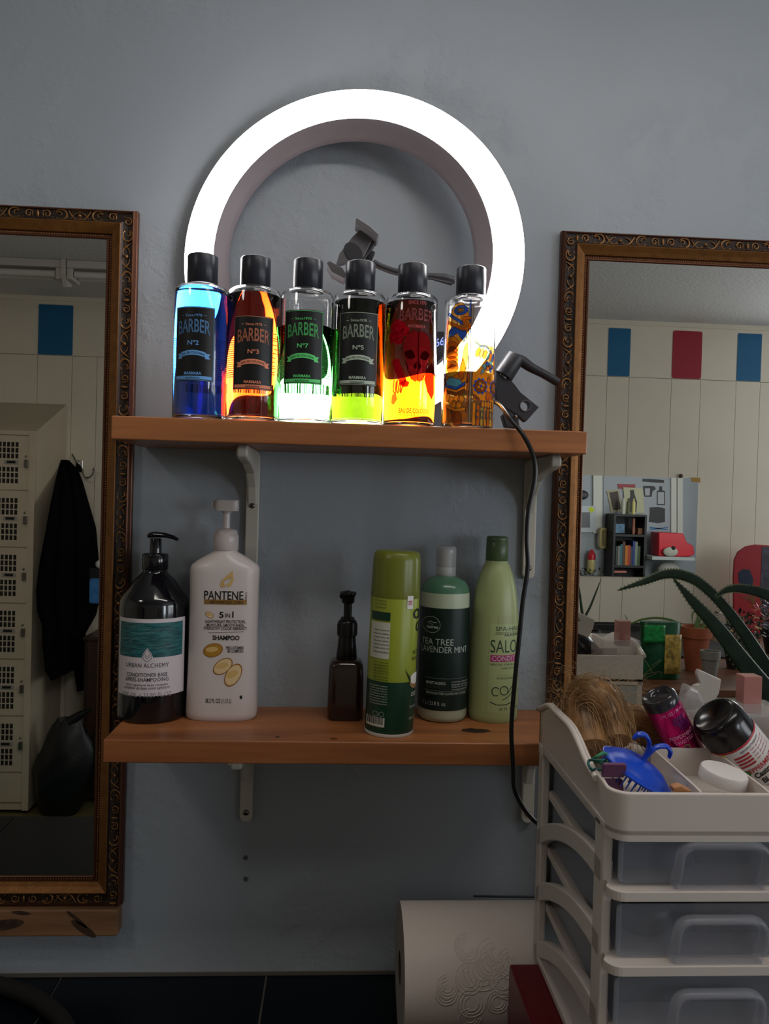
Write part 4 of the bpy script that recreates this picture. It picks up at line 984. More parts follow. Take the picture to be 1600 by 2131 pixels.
# ------------------------------------------------------------------ red stand and drawer tower
m_red = mat('red_lacquer', (92, 8, 18), .35, coat=.2)
UX0, UX1, UYB, UYF, UZ0 = .266, .546, -.190, -.440, .985
q = MB(); q.box(.230, .56, -.455, -.212, ZT+.0005, UZ0-.0005, m_red); tag(q.build('red_box', bev=.003), 'dark red box under the white drawer tower', 'box')
dt = thing('drawer_tower', 'white plastic drawer tower with clear drawers at the right edge', 'drawer unit', (UX0, UYB, UZ0))
m_pl = mat('white_plastic', (196, 186, 178), .42, sss=.03); m_tr = mat('frosted_plastic', (170, 172, 182), .22, alpha=.24, spec=.6)
W = UX1-UX0; D = UYB-UYF
TZ = .272          # underside of the top tray
# frame: posts and rails.  local: x 0..W, y 0..-D, z up
for x in (0, W-.010):
    q = MB()
    q.box(x, x+.010, -.020, 0, 0, TZ+.004, m_pl); q.box(x, x+.010, -D+.004, -D+.030, 0, TZ+.004, m_pl)
    q.box(x, x+.010, -D+.02, -.01, 0, .010, m_pl)
    q.build('side_frame', dt, bev=.002)
levels = [.212, .141, .069, .0]
for side, x in (('left', 0), ('right', W-.012)):
    for k, zf in enumerate((.236, .162, .088)):
        zb = zf-.072; q = MB(); top = []; bot = []
        for i in range(13):
            u = i/12; y = -.004-u*(D-.012); z = zb+.072*math.sin(u*PI/2)**.8
            top.append((y, z)); bot.append((y, max(.0005, z-.024+.004*math.sin(u*PI))))
        q.prism(top+bot[::-1], x, x+.012, m_pl, 'x'); q.build('side_rail', dt, bev=.0015)
q = MB()
for zf in (.209, .137, .0655, .0):   # shelves carrying drawers with rounded front lip
    pl = [(.010, -.006), (W-.010, -.006)]+[(W-.004, -D-.0), ]+arc(W-.014, -D-.006, .014, 0, -PI/2, 6)+arc(.014, -D-.006, .014, -PI/2, -PI, 6)+[(.004, -D)]
    q.prism(pl, zf, zf+.010, m_pl, 'z')
q.build('drawer_shelves', dt, bev=.001)
# back panel
MB().box(.004, W-.004, -.004, -.001, .006, TZ-.006, mat('pale_panel', (150, 158, 160), .4)).build('back_panel', dt)
# top tray
q = MB(); t_ = .0032
z0 = TZ-.004; zl = TZ+.042
fl = [(.0, 0), (W, 0)]+arc(W-.016, -D-.004, .018, 0, -PI/2, 8)+arc(.016, -D-.004, .018, -PI/2, -PI, 8)
q.prism(fl, z0+.006, z0+.010, m_pl, 'z')
def ztop(y):      # height of the tray wall along the side
    u = -y/D
    if u < .5: return TZ+.050+.018*min(1, u/.18)
    return zl+(TZ+.068-zl)*(.5+.5*math.cos(PI*min(1, (u-.5)/.42)))
outl = [(0, 0-.0*i) for i in range(1)]
path = [(0, -D*i/16) for i in range(16)]+arc(.016, -D-.004, .018, PI, 1.5*PI, 8)+[(.016+(W-.032)*i/4, -D-.022) for i in range(1, 4)]+arc(W-.016, -D-.004, .018, -PI/2, 0, 8)+[(W, -D+D*i/16) for i in range(1, 17)]
def rimz(p): return zl if p[1] < -D*.93 else ztop(p[1])
cx_, cy_ = W/2, -D/2
inn = []
for (x, y) in path:
    dx = t_ if x < W/2 else -t_
    if y < -D+.002: inn.append((x+(t_*(cx_-x)/abs(cx_-x) if abs(x-cx_) > .12 else 0), y+t_*1.2))
    else: inn.append((x+dx, y))
rs = [[(x, y, z0) for x, y in path], [(x, y, rimz((x, y))-.002) for x, y in path], [(x, y, rimz((x, y))) for x, y in path], [(a, b, rimz(p)) for (a, b), p in zip(inn, path)], [(a, b, z0+.008) for a, b in inn]]
for i in range(4):
    n = len(path)
    for j in range(n-1): q.add([rs[i][j], rs[i][j+1], rs[i+1][j+1], rs[i+1][j]], [(0, 1, 2, 3)], m_pl, True)
# outward rolled rim along the sides
for pts in ([(-.002, y_, ztop(y_)-.003) for y_ in [-D*i/20 for i in range(19)]],):
    q.tube(pts, .0035, m_pl, 8)
q.tube([(W+.002, p_, ztop(p_)-.003) for p_ in [-D*i/20 for i in range(19)]], .0035, m_pl, 8)
q.box(0, W, -.0032, 0, z0, TZ+.048, m_pl)
q.build('top_tray', dt, weld=True)
q = MB()
# dividers, local coordinates from photo: cross wall at y=-.30.. and two lengthwise
ycw = -.123
q.box(.098, W-.003, ycw-.0012, ycw+.0012, z0+.008, zl-.004, m_pl)
for x in (.098, .168):
    q.prism([(ycw, zl-.004), (ycw, z0+.008), (-D-.018, z0+.008), (-D-.018, zl-.012), (-D+.02, zl-.008)], x-.0012, x+.0012, m_pl, 'x')
q.build('tray_divider', dt)
q = MB(); q.box(-.0032, .0, -.024, -.010, TZ-.006, TZ+.006, m_pl); q.build('side_clip', dt, bev=.001)
for k, zf in enumerate((.209, .137, .0655)):
    q = MB(); m_trs = mat('frosted_side', (150, 156, 168), .3, alpha=.55); zb = zf+.011; zt_ = zb+.052; x0, x1, y0, y1 = .016, W-.016, -.012, -D-.004; th = .0016
    q.box(x0, x1, y1, y0, zb, zb+th, m_tr).box(x0, x0+th, y1, y0, zb+th, zt_, m_trs).box(x1-th, x1, y1, y0, zb+th, zt_, m_trs).box(x0+th, x1-th, y0-th, y0, zb+th, zt_, m_trs)
    q.prism(rrect(x0-.004, x1+.004, zb, zt_, .006), y1-.0022, y1, m_tr, 'y'); dr = q.build('drawer', dt, bev=.0006)
    # handle: arch standing off the front
    q = MB(); hx0, hx1 = .066, .152; hz0, hz1 = zb+.001, zb+.046
    pts = [(hx0, y1-.006, hz0), (hx0, y1-.014, hz0+.018)]+[(x_, y1-.016, z_) for x_, z_ in arc(hx0+.014, hz1-.016, .014, PI, PI/2, 5)]+[(x_, y1-.016, z_) for x_, z_ in arc(hx1-.014, hz1-.016, .014, PI/2, 0, 5)]+[(hx1, y1-.014, hz0+.018), (hx1, y1-.006, hz0)]
    q.tube(pts, .0042, m_tr, 10, flat=1.5, up=(0, 1, 0)); q.box(hx0, hx1, y1-.014, y1-.002, hz0-.001, hz0+.001, m_tr); q.build('handle', dr)
# things in the drawers
def bagbox(x0, x1, y0, y1, z0, z1, m, name, label, cat):
    q = MB(); q.box(x0, x1, y0, y1, z0, z1, m); tag(q.build(name, bev=.003), label, cat)
bagbox(UX0+.022, UX0+.100, UYF+.02, UYF+.16, UZ0+.222, UZ0+.262, mat('navy_box', (20, 40, 78), .5), 'navy_box', 'navy blue box inside the topmost clear drawer', 'box')
bagbox(UX0+.105, UX0+.200, UYF+.03, UYF+.16, UZ0+.222, UZ0+.258, mat('slate_pouch', (36, 38, 48), .6), 'dark_pouch', 'dark grey pouch beside the navy box in the topmost drawer', 'pouch')
q = MB(); q.M = Matrix.Translation((UX0+.06, UYF+.05, UZ0+.1655)); q.lathe([(.0005, -.016), (.026, -.015), (.030, -.008), (.030, .008), (.024, .015), (.0005, .016)], mat('dark_tub', (28, 24, 26), .4), 24)
tag(q.build('dark_tub'), 'round dark tub inside the middle clear drawer', 'tub')
bagbox(UX0+.105, UX0+.24, UYF+.03, UYF+.15, UZ0+.150, UZ0+.190, mat('brown_pack', (60, 42, 38), .5, var=.6, vscale=60), 'brown_package', 'brown package inside the middle clear drawer', 'package')
bagbox(UX0+.03, UX0+.25, UYF+.03, UYF+.2, UZ0+.0785, UZ0+.118, mat('black_pack', (14, 13, 16), .5), 'black_package', 'black package inside the lowest visible drawer', 'package')

# ------------------------------------------------------------------ things in the tray
TFZ = UZ0+z0+.010
# hairpiece
q = MB(); mh1 = mat('brown_hair', (124, 88, 50), .45, var=.4, vscale=60); mh2 = mat('light_hair', (176, 142, 98), .4)
def H(px_, py_, Y): return at(px_, py_, Y)
core = spline([H(1232, 1565, -.31), H(1216, 1505, -.275), H(1218, 1455, -.265), H(1243, 1455, -.275), H(1266, 1500, -.28), H(1280, 1545, -.30)], 4)
q.tube(core, lerps([.022, .026, .022, .024, .024, .018], len(core)), mh1, 14)
core2 = spline([H(1265, 1520, -.27), H(1310, 1500, -.26), H(1350, 1520, -.26), H(1385, 1560, -.27)], 4)
q.tube(core2, lerps([.022, .022, .02, .012], len(core2)), mh1, 14)
hp = q.build('hairpiece'); tag(hp, 'loose brown hairpiece bundled in the left of the drawer tower tray', 'hairpiece')
q = MB()
def strand(p0, p1, p2, p3, r, m): q.tube(spline([p0, p1, p2, p3], 4), r, m, 3, cap=False)
rg = random.Random(3)
def jit(v, s): return v+Vector((rg.gauss(0, s), rg.gauss(0, s), rg.gauss(0, s)))
for k in range(1300):
    i = rg.randrange(len(core)-8) if len(core) > 9 else 0
    off = Vector((rg.gauss(0, 1), rg.gauss(0, 1), rg.gauss(0, 1))).normalized()*rg.uniform(.019, .027)
    a, b, c, d = core[i]+off, core[i+2]+off*1.06, core[i+5]+off*1.08, core[i+8]+off
    s = .0016; strand(jit(a, s), jit(b, s), jit(c, s), jit(d, s), rg.uniform(.00018, .0003), mh1 if rg.random() < .7 else mh2)
for k in range(700):
    i = rg.randrange(len(core2)-6); off = Vector((rg.gauss(0, 1), rg.gauss(0, 1), rg.gauss(0, 1))).normalized()*rg.uniform(.015, .022)
    s = .0016; strand(jit(core2[i]+off, s), jit(core2[i+2]+off, s), jit(core2[i+4]+off, s), jit(core2[i+6]+off, s), .00022, mh1 if rg.random() < .8 else mh2)
for k in range(260):      # flyaways
    a = H(rg.uniform(1180, 1290), rg.uniform(1440, 1510), -.27); u = Vector((rg.uniform(-.045, .06), rg.uniform(-.02, .02), rg.uniform(.0, .045)))
    b = a+u*.5+Vector((rg.gauss(0, .01), 0, rg.gauss(0, .006))); c = a+u; d = c+Vector((rg.uniform(-.02, .03), rg.gauss(0, .01), rg.uniform(-.03, .01)))
    strand(a, b, c, d, .00007, mh2)
q.build('loose_strands', hp, kind='stuff')
# blue scalp brush
m_bl = mat('blue_plastic', (14, 62, 176), .3, sss=.05)
bc = at(1328, 1598, -.395)
t = thing('scalp_brush', 'blue scalp massage brush with curled handle lying in the tray', 'brush', bc)
t.rotation_euler = (math.radians(9), math.radians(27), 0)
q = MB(); q.lathe([(.0005, .010), (.012, .0095), (.024, .0065), (.033, .001), (.0375, -.003), (.039, -.0028), (.0385, -.0045), (.033, -.001), (.0005, .003)], m_bl, 40)
q.build('dome', t)
q = MB()
for k in range(40):
    a = 2*PI*k/40; q.tube([(.033*math.cos(a), .033*math.sin(a), -.001), (.034*math.cos(a), .034*math.sin(a), -.017)], [.0011, .0006], m_bl, 6)
for k in range(18):
    a = 2*PI*k/18; q.tube([(.022*math.cos(a), .022*math.sin(a), .002), (.022*math.cos(a), .022*math.sin(a), -.013)], [.0011, .0006], m_bl, 6)
q.build('bristles', t)
for s in (-1, 1):
    q = MB(); pp = spline([(0, 0, .007), (s*.0005, .0, .016), (s*.004, 0, .028), (s*.012, 0, .034), (s*.019, 0, .0315), (s*.0215, 0, .025)], 4); q.tube(pp, lerps([.0060, .0042, .0044, .0052, .0050, .0030], len(pp)), m_bl, 10, flat=.45, up=(0, 0, 1)); q.build('handle_curl', t)
# pink spray bottle, tipped
def oriented(p0, p1):   # matrix whose z axis runs p0 -> p1, x axis kept to the camera's right
    z = (p1-p0).normalized(); x = z.cross(Vector((0, -1, 0))); x.normalize(); y = z.cross(x)
    # face side: -y towards the camera
    if y.y < 0: x = -x; y = -y
    M = Matrix(((x.x, y.x, z.x, p0.x), (x.y, y.y, z.y, p0.y), (x.z, y.z, z.z, p0.z), (0, 0, 0, 1))); return M
p0 = at(1368, 1446, -.300); p1 = at(1466, 1640, -.285)
t = thing('pink_spray_bottle', 'metallic pink spray bottle tipped upside down in the tray', 'bottle', p0)
mpk = mat('metallic_pink', (196, 16, 108), .22, metal=.75); mglx = mat('dark_clear_base', (40, 38, 42), .15)
MM = oriented(Vector((0, 0, 0)), p1-p0); L_ = (p1-p0).length; rp = .0205
q = MB(); q.M = MM; q.lathe([(.0005, .003), (.011, .004), (.0135, .0005), (.0175, 0), (.0195, .002), (rp, .006), (rp, .013)], mglx, 40); q.build('base', t)
q = MB(); q.M = MM; q.lathe([(rp, .012), (rp, L_-.02), (.012, L_-.008), (.012, L_)], mpk, 48, cap0=False); q.build('body', t)
def tfn(M_, r): return lambda s, z, o: M_ @ Vector(((r+o)*math.sin(s/r), -(r+o)*math.cos(s/r), z))
f = tfn(MM, rp); q = MB(); mpi = mat('pink_ink', (224, 150, 190), .4); mpd = mat('dark_pink_ink', (90, 10, 90), .4)
kw = dict(flip=True)
text(q, '3 FL OZ / 88 mL', -.016, .014, .015, .019, f, mpi, **kw); text(q, 'TWISTED', -.012, .013, .052, .0565, f, mpi, **kw); text(q, 'PEPPERMINT', -.015, .016, .045, .050, f, mpi, **kw)
disc(q, .002, .063, .0045, f, mgo, .0004); disc(q, .002, .063, .003, f, mpd, .0006)
text(q, 'HAND SPRAY', -.018, .014, .078, .085, f, mpi, bold=.02, **kw); text(q, 'ANTI-BACTERIAL', -.018, .020, .088, .092, f, mpi, **kw)
for k in range(4): strip(q, [(-.012+.004*k+.003*math.sin(a), .024+.018*a/6) for a in range(7)], .0025, f, mpd, .0003)
q.build('lettering', t)
# dark oil bottle, tipped
p0 = at(1484, 1487, -.325); p1 = at(1610, 1640, -.31)
t = thing('oil_bottle', 'dark brown round bottle with white and yellow label tipped in the tray', 'bottle', p0)
MM = oriented(Vector((0, 0, 0)), p1-p0); L_ = (p1-p0).length; rp = .0300
mdb = mat('dark_brown_glass', (12, 7, 8), .2)
q = MB(); q.M = MM; q.lathe([(.0005, .004), (.018, .003), (.0225, .0), (.0255, .001), (.0285, .006), (rp, .013), (rp, L_-.03), (.014, L_-.008), (.014, L_)], mdb, 56); q.build('body', t)
q = MB(); q.M = MM
for k in range(60):
    a = 2*PI*k/60; q.ball((.0245*math.cos(a), .0245*math.sin(a), .0005), .0008, mdb, 5)
q.build('knurled_base_rim', t)
f = tfn(MM, rp); q = MB(); mlw = mat('oil_label_white', (205, 202, 200), .45); quad(q, -.045, .045, .030, L_-.030, f, mlw, .0003, 20); lbo = q.build('label', t)
q = MB(); mrd = mat('label_red', (168, 24, 40), .45); myl = mat('label_yellow', (222, 200, 20), .45); mgn = mat('leaf_green', (36, 120, 50), .5)
quad(q, -.045, .045, .030, .0325, f, mrd, .0006, 20)
quad(q, .026, .033, .0325, L_-.030, f, myl, .0006, 4)
for k in range(4): quad(q, .002, .020, .041+k*.0045, .0435+k*.0045, f, mrd, .0006, 6); text(q, 'hair growth oil', -.026, -.001, .040+k*.0045, .0430+k*.0045, f, mrd, **kw)
text(q, 'AROMATHERAPY', -.020, .010, .0355, .0385, f, mi, **kw)
text(q, 'PEPPERMINT', -.020, .019, .061, .067, f, mrd, bold=.02, **kw); text(q, 'Castor Oil', -.022, .014, .0685, .076, f, mi, bold=.04, **kw); text(q, 'BLACK', -.016, .010, .078, .0855, f, mi, bold=.04, **kw)
text(q, 'JAMAICAN', -.012, .016, .088, .092, f, mgo, **kw)
disc(q, .021, .066, .005, f, mgn, .0007, rz=.006)
for s_ in (-1, 1): disc(q, .021+s_*.003, .069+s_*.003, .003, f, mgn, .0009)
q.build('lettering', lbo)
# white jar lid
lc = Vector((UX0+.134, UYB-.212, TFZ+.012))
q = MB(); q.M = Matrix.Translation(at(1507, 1604, -.395)) @ Matrix.Rotation(math.radians(8), 4, 'Y') @ Matrix.Rotation(math.radians(6), 4, 'X')
q.lathe([(.0228, -.012), (.0236, -.0115), (.0236, -.001), (.0226, .0005), (.0005, .001)], mat('lid_white', (206, 198, 194), .4), 48)
tag(q.build('jar_lid'), 'round white jar lid in the middle compartment of the tray', 'lid')
# hair clips and small stuff
m_pur = mat('purple_plastic', (92, 48, 84), .35)
c = at(1272, 1615, -.415); t = thing('hair_clip', 'glossy purple claw hair clip in the front corner of the tray', 'hair clip', c)
for s in (-1, 1):
    q = MB(); q.M = Matrix.Rotation(s*.35, 4, 'X'); q.prism(rrect(-.012, .012, s*.002 if s > 0 else -.018, .018 if s > 0 else -.002, .003), -.003*s-.002, -.003*s+.002, m_pur); q.build('jaw', t, bev=.001)
q = MB(); q.tube([(-.012+i*.002, .002*(-1)**i, 0) for i in range(13)], .001, m_screw, 6); q.build('spring', t)
q = MB(); c = at(1252, 1578, -.40); q.tube([c+Vector((.008*math.cos(a), .004*math.sin(a*2), .005*math.sin(a))) for a in [2*PI*i/24 for i in range(24)]], .0016, mat('green_elastic', (40, 120, 84), .6), 8, closed=True)
tag(q.build('hair_elastic'), 'green elastic hair tie beside the blue brush in the tray', 'hair tie')
q = MB(); c = at(1245, 1592, -.405); q.tube([c+Vector((.010*math.cos(a), .004*math.sin(a*3), .006*math.sin(a))) for a in [2*PI*i/24 for i in range(24)]], .0014, mat('teal_elastic', (20, 84, 80), .6), 8, closed=True)
tag(q.build('hair_elastic'), 'dark teal elastic hair tie nearest the purple clip in the tray', 'hair tie')
q = MB(); p = [at(a, b, -.42) for a, b in ((1393, 1632), (1410, 1628), (1436, 1642), (1415, 1645), (1395, 1644))]; q.prism([(v.x, v.z) for v in p], -.428, -.418, mat('tan_wood_pick', (176, 122, 78), .5))
tag(q.build('wooden_pick', bev=.002), 'tan wooden pick in the tray beside the blue brush', 'pick')
q = MB(); p = [at(a, b, -.41) for a, b in ((1400, 1615), (1412, 1614), (1424, 1624), (1426, 1632), (1408, 1630))]; q.prism([(v.x, v.z) for v in p], -.413, -.409, m_tr)
tag(q.build('clear_clip'), 'small clear plastic clip in the tray behind the wooden pick', 'clip')
# frosted plastic pieces behind the bottles
m_fr = mat('frosted_sheet', (186, 178, 170), .3, alpha=.8); m_clr = mat('clear_blister', (190, 188, 188), .1, alpha=.4, spec=.9)
q = MB(); p = [at(a, b, -.25) for a, b in ((1452, 1392), (1500, 1414), (1495, 1442), (1480, 1470), (1425, 1450), (1445, 1425), (1455, 1422), (1448, 1402))]; q.prism([(v.x, v.z) for v in p], -.252, -.245, m_fr)
tag(q.build('plastic_guard', bev=.0015), 'frosted white plastic guard standing in the back of the tray', 'plastic guard')
q = MB(); p = [at(a, b, -.262) for a, b in ((1422, 1420), (1446, 1432), (1462, 1470), (1440, 1500), (1408, 1470))]; q.prism([(v.x, v.z) for v in p], -.275, -.256, m_clr)
tag(q.build('clear_blister_pack', bev=.004), 'clear plastic blister pack behind the pink bottle', 'packaging')
m_pkc = mat('pink_clear', (190, 130, 124), .12, alpha=.7, spec=.8)
a = at(1540, 1404, -.23); b = at(1575, 1480, -.23)
t = thing('pink_clear_box', 'upright clear pink plastic box behind the dark oil bottle', 'box', (a.x, -.23, b.z))
q = MB(); q.box(0, b.x-a.x, -.010, .010, 0, a.z-b.z, m_pkc); q.build('box_shell', t, bev=.0008)
q = MB(); q.box(.008, b.x-a.x-.008, -.004, .004, .004, a.z-b.z-.01, mat('brown_insert', (110, 66, 48), .5)); q.build('insert', t)
a = at(1530, 1478, -.27); b = at(1640, 1560, -.27)
q = MB(); q.box(a.x, b.x, -.29, -.215, b.z, a.z, m_clr); tag(q.build('clear_case', bev=.003), 'low clear plastic case in the tray right of the oil bottle', 'case')

# ------------------------------------------------------------------ aloe beside the drawer tower (seen in the right mirror)
m_al = mat('aloe_green', (40, 58, 42), .4, var=.25, vscale=40, bump=.2, bscale=200)
m_tc = mat('terracotta', (150, 78, 48), .75, var=.1, vscale=30); m_soil = mat('soil', (30, 22, 16), .9)
def pot(par, r, h, m=m_tc, loc=(0, 0, 0)):
    q = MB(); q.M = Matrix.Translation(loc); q.lathe([(r*.62, 0), (r*.9, h*.76), (r*1.02, h*.765), (r*1.04, h), (r*.92, h), (r*.90, h*.88)], m, 36, cap1=False); q.build('pot', par)
    q = MB(); q.M = Matrix.Translation(loc); q.lathe([(r*.90, h*.87), (.0005, h*.9)], m_soil, 24, cap0=False); q.build('soil', par)
def leaf(par, pts, widths, teeth=True, m=m_al, th=.28):
    P = spline(pts, 7); Wd = lerps(widths, len(P)); q = MB(); rs = []; N = []
    for i, p in enumerate(P):
        tn = (P[min(i+1, len(P)-1)]-P[max(i-1, 0)]).normalized(); side = tn.cross(Vector((0, 1, 0)));
        if side.length < .2: side = Vector((1, 0, 0))
        side.normalize(); nn = side.cross(tn).normalized(); w_ = Wd[i]/2
        rs.append([p+side*w_*math.cos(a)+nn*w_*th*(math.sin(a) + (.6*math.cos(a)**2)) for a in [2*PI*k/10 for k in range(10)]]); N.append((p, side, w_, tn))
    q.rings(rs, m)
    if teeth:
        for i in range(3, len(P)-1):
            p, side, w_, tn = N[i]
            for s in (-1, 1):
                b = p+side*w_*s; q.add([b-tn*.003, b+tn*.003, b+side*s*.0035-tn*.001], [(0, 1, 2)], mat('aloe_tooth', (130, 140, 100), .6))
    return q.build('leaf', par)
YA = -.44
base = Vector((.93, -.40, ZT+.001))
t = thing('aloe_plant', 'large aloe plant with long toothed leaves in the right mirror', 'plant', base)
pot(t, .085, .15)
LV = lambda a, b, y=YA: vat(a, b, y)-base
rt = Vector((0, 0, .14))
leaf(t, [rt+Vector((-.02, 0, .02)), LV(1640, 1470), LV(1590, 1385), LV(1548, 1318), LV(1500, 1255), LV(1455, 1213), LV(1420, 1197), LV(1385, 1194), LV(1340, 1210), LV(1284, 1229)], [.05, .044, .032, .026, .022, .020, .019, .018, .013, .002])
leaf(t, [rt+Vector((-.03, -.02, .0)), LV(1640, 1490, -.40), LV(1590, 1435, -.40), LV(1540, 1370, -.40), LV(1490, 1305, -.40), LV(1440, 1250, -.40), LV(1399, 1202, -.40)], [.05, .05, .046, .036, .030, .020, .002])
leaf(t, [rt+Vector((.02, -.03, .02)), LV(1700, 1380, -.36), LV(1650, 1275, -.36), LV(1600, 1240, -.36), LV(1550, 1226, -.36), LV(1515, 1226, -.36), LV(1486, 1243, -.36)], [.05, .044, .032, .022, .016, .012, .002])
leaf(t, [rt, Vector((.05, .05, .25)), Vector((.12, .08, .36)), Vector((.2, .08, .42))], [.05, .04, .028, .003])
leaf(t, [rt, Vector((.02, -.06, .25)), Vector((.05, -.14, .34)), Vector((.08, -.22, .36))], [.05, .04, .028, .003])
leaf(t, [rt, Vector((-.02, .05, .2)), Vector((-.05, .12, .27)), Vector((-.06, .16, .28))], [.045, .036, .022, .003])

# ------------------------------------------------------------------ opposite side of the room
# far mirror on the panelled wall
c1 = vat(1453, 996, YB+.006); c2 = vat(1445, 1203, YB+.006)
t = thing('frameless_mirror', 'frameless rectangular mirror on the cream panelled wall', 'mirror', (c1.x-.9, YB, c2.z))
q = MB(); q.box(0, .9, .002, .008, 0, c1.z-c2.z, m_mir); q.build('mirror_glass', t)
q = MB(); q.box(.86, .91, .001, .010, c1.z-c2.z-.02, c1.z-c2.z+.004, mat('brass_clip', (170, 130, 70), .4, metal=.5)); q.build('corner_clip', t)
q = MB(); q.ball((.80, .006, c1.z-c2.z+.012), .012, mat('knob_brown', (90, 66, 66), .5), 12); q.build('mirror_clip', t)
# lockers
m_lk = mat('locker_paint', (188, 174, 152), .5, var=.06, vscale=6); m_lkd = mat('locker_dark', (22, 20, 18), .8); m_fx2 = mat('plate_metal', (150, 146, 140), .4)
lx1 = vat(69, 1250, -2.65).x; lx0 = lx1-.62; lf = -2.65
t = thing('locker_cabinet', 'grey beige metal locker cabinet with vented doors reflected in the left mirror', 'locker', (lx0, YB, 0))
LW = lx1-lx0; zdo = [vat(66, p, lf).z for p in (906, 1022, 1140, 1256, 1372, 1490, 1607)]
q = MB(); q.prism([(.004, .02), (.004, 2.03), (lf-YB, zdo[0]+.02), (lf-YB, .02)], .0, LW, m_lk, 'x'); q.build('carcass', t)
q = MB()
q.box(LW-.03, LW, lf-YB-.002, lf-YB+.012, .02, zdo[0]+.02, m_lk).box(LW/2-.015, LW/2+.01, lf-YB-.002, lf-YB+.012, .02, zdo[0]+.02, m_lk).box(0, LW/2-.016, lf-YB-.002, lf-YB+.0115, zdo[0], zdo[0]+.02, m_lk).box(LW/2+.011, LW-.0305, lf-YB-.002, lf-YB+.0115, zdo[0], zdo[0]+.02, m_lk)
q.build('face_frame', t)
for colx in (0, 1):
    for k in range(6):
        x0 = .016+colx*LW/2; x1 = x0+LW/2-.032; zt2, zb2 = zdo[k]-.004, zdo[k+1]+.004
        d = MB(); yy = lf-YB; hh = zt2-zb2
        d.box(x0, x1, yy, yy+.008, zb2, zt2, m_lk)
        for (f0, f1) in ((.58, .90), (.12, .44)):
            for r_ in range(3):
                for c_ in range(10):
                    gx0 = x0+.022+c_*.0198; za = zb2+hh*(f0+(f1-f0)*r_/3)
                    if gx0 < x1-.05: d.box(gx0, gx0+.0135, yy+.0078, yy+.0086, za, za+hh*(f1-f0)/3*.8, m_lkd)
        dr = d.build('locker_door', t)
        h = MB(); h.box(x1-.030, x1-.014, yy+.008, yy+.026, zb2+hh*.42, zb2+hh*.56, m_screw); h.ball((x1-.028, yy+.010, zb2+hh*.62), .006, m_screw, 8); h.build('latch', dr, bev=.002)
        h = MB(); zc = zb2+hh*.51; h.box((x0+x1)/2+.01, (x0+x1)/2+.075, yy+.0082, yy+.011, zc-.010, zc+.010, m_fx2).box((x0+x1)/2+.022, (x0+x1)/2+.063, yy+.0112, yy+.012, zc-.006, zc+.006, m_lkd); h.build('name_plate', dr)
q = MB(); q.box(.005, LW-.005, lf-YB, lf-YB+.008, .06, zdo[6]-.005, m_lk); q.build('base_panel', t)
# ceiling light fittings along the ceiling edge
m_fx = mat('fixture_white', (178, 172, 164), .5); m_tb = mat('unlit_tube', (190, 186, 180), .3)
xj = vat(140, 580, -2.42).x
for nm, x0, x1 in (('left', xj-1.22, xj-.012), ('right', xj+.012, xj+1.0)):
    t = thing('fluorescent_fixture', 'unlit fluorescent ceiling fixture %s of the joint above the lockers' % nm, 'light fixture', (x0, -2.42, ZC), 0, 'unlit ceiling fixtures above the lockers')
    q = MB(); q.box(0, x1-x0, -.06, .05, -.035, -.0005, m_fx); q.build('housing', t, bev=.004)
    for dy in (-.03, .022):
        q = MB(); q.tube([(.03, dy, -.058), (x1-x0-.03, dy, -.058)], .0155, m_tb, 16); q.build('tube', t)
    for xx in (.0, x1-x0-.025):
        q = MB(); q.box(xx, xx+.025, -.055, .045, -.085, -.035, m_fx); q.build('socket', t, bev=.003)
q = MB(); q.prism([(-.07, -.001), (.06, -.001), (.06, -.07), (.02, -.115), (-.03, -.10), (-.07, -.06)], -.009, .009, m_fx, 'x'); o = q.build('end_plate', loc=(xj, -2.42, ZC)); tag(o, 'white end plate joining the two ceiling fixtures', 'end plate')
# lit ceiling lamp above the camera
m_lamp = emis('lamp_diffuser', (1, .95, .88), CEIL_LAMP)
t = thing('ceiling_lamp', 'long rectangular lit ceiling lamp above the shelves station', 'ceiling lamp', (.5, -.80, ZC))
q = MB(); q.box(-.62, .62, -.10, .10, -.06, -.0005, m_fx); q.build('housing', t)
q = MB(); q.box(-.60, .60, -.08, .08, -.068, -.0602, m_lamp); q.build('diffuser', t)
t = thing('ceiling_lamp', 'added round ceiling lamp, out of view, brightening the left side by the lockers', 'ceiling lamp', (-1.25, -1.22, ZC))  # added unseen lamp that brightens the left of the opposite wall
q = MB(); q.lathe([(.0005, -.0005), (.17, -.0006), (.17, -.05), (.16, -.06)], m_fx, 32, cap1=False); q.build('housing', t)
q = MB(); q.lathe([(.158, -.058), (.14, -.075), (.08, -.088), (.0005, -.09)], emis('fill_lamp_globe', (1, .95, .88), 14.0), 32, cap0=False); q.build('diffuser', t)
# coat on a hook
m_ct = mat('black_cloth', (3, 3, 5), .95, spec=.1, bump=.4, bscale=30)
hk = vat(162, 965, YB+.02)
t = thing('coat_hook', 'chrome double coat hook on the cream wall right of the black coat', 'hook', (hk.x, YB, hk.z))
m_chr = mat('chrome', (190, 190, 190), .15, metal=1)
q = MB(); q.box(-.016, .020, .0015, .008, -.045, .02, m_chr); q.build('back_plate', t, bev=.002)
q = MB(); v = [vat(a, b, YB+.05)-Vector((hk.x, YB, hk.z)) for a, b in ((166, 975), (172, 990), (183, 994), (192, 988), (196, 976))]; v[0].y = .008; v[1].y = .03
q.tube(spline(v, 5), .005, m_chr, 10); q.ball(v[-1], .009, m_chr, 12); q.build('lower_hook', t)
q = MB(); q.tube([(0, .008, .0), (-.01, .03, .02), (-.02, .05, .05)], .005, m_chr, 10); q.build('upper_hook', t)
q = MB(); rs = []
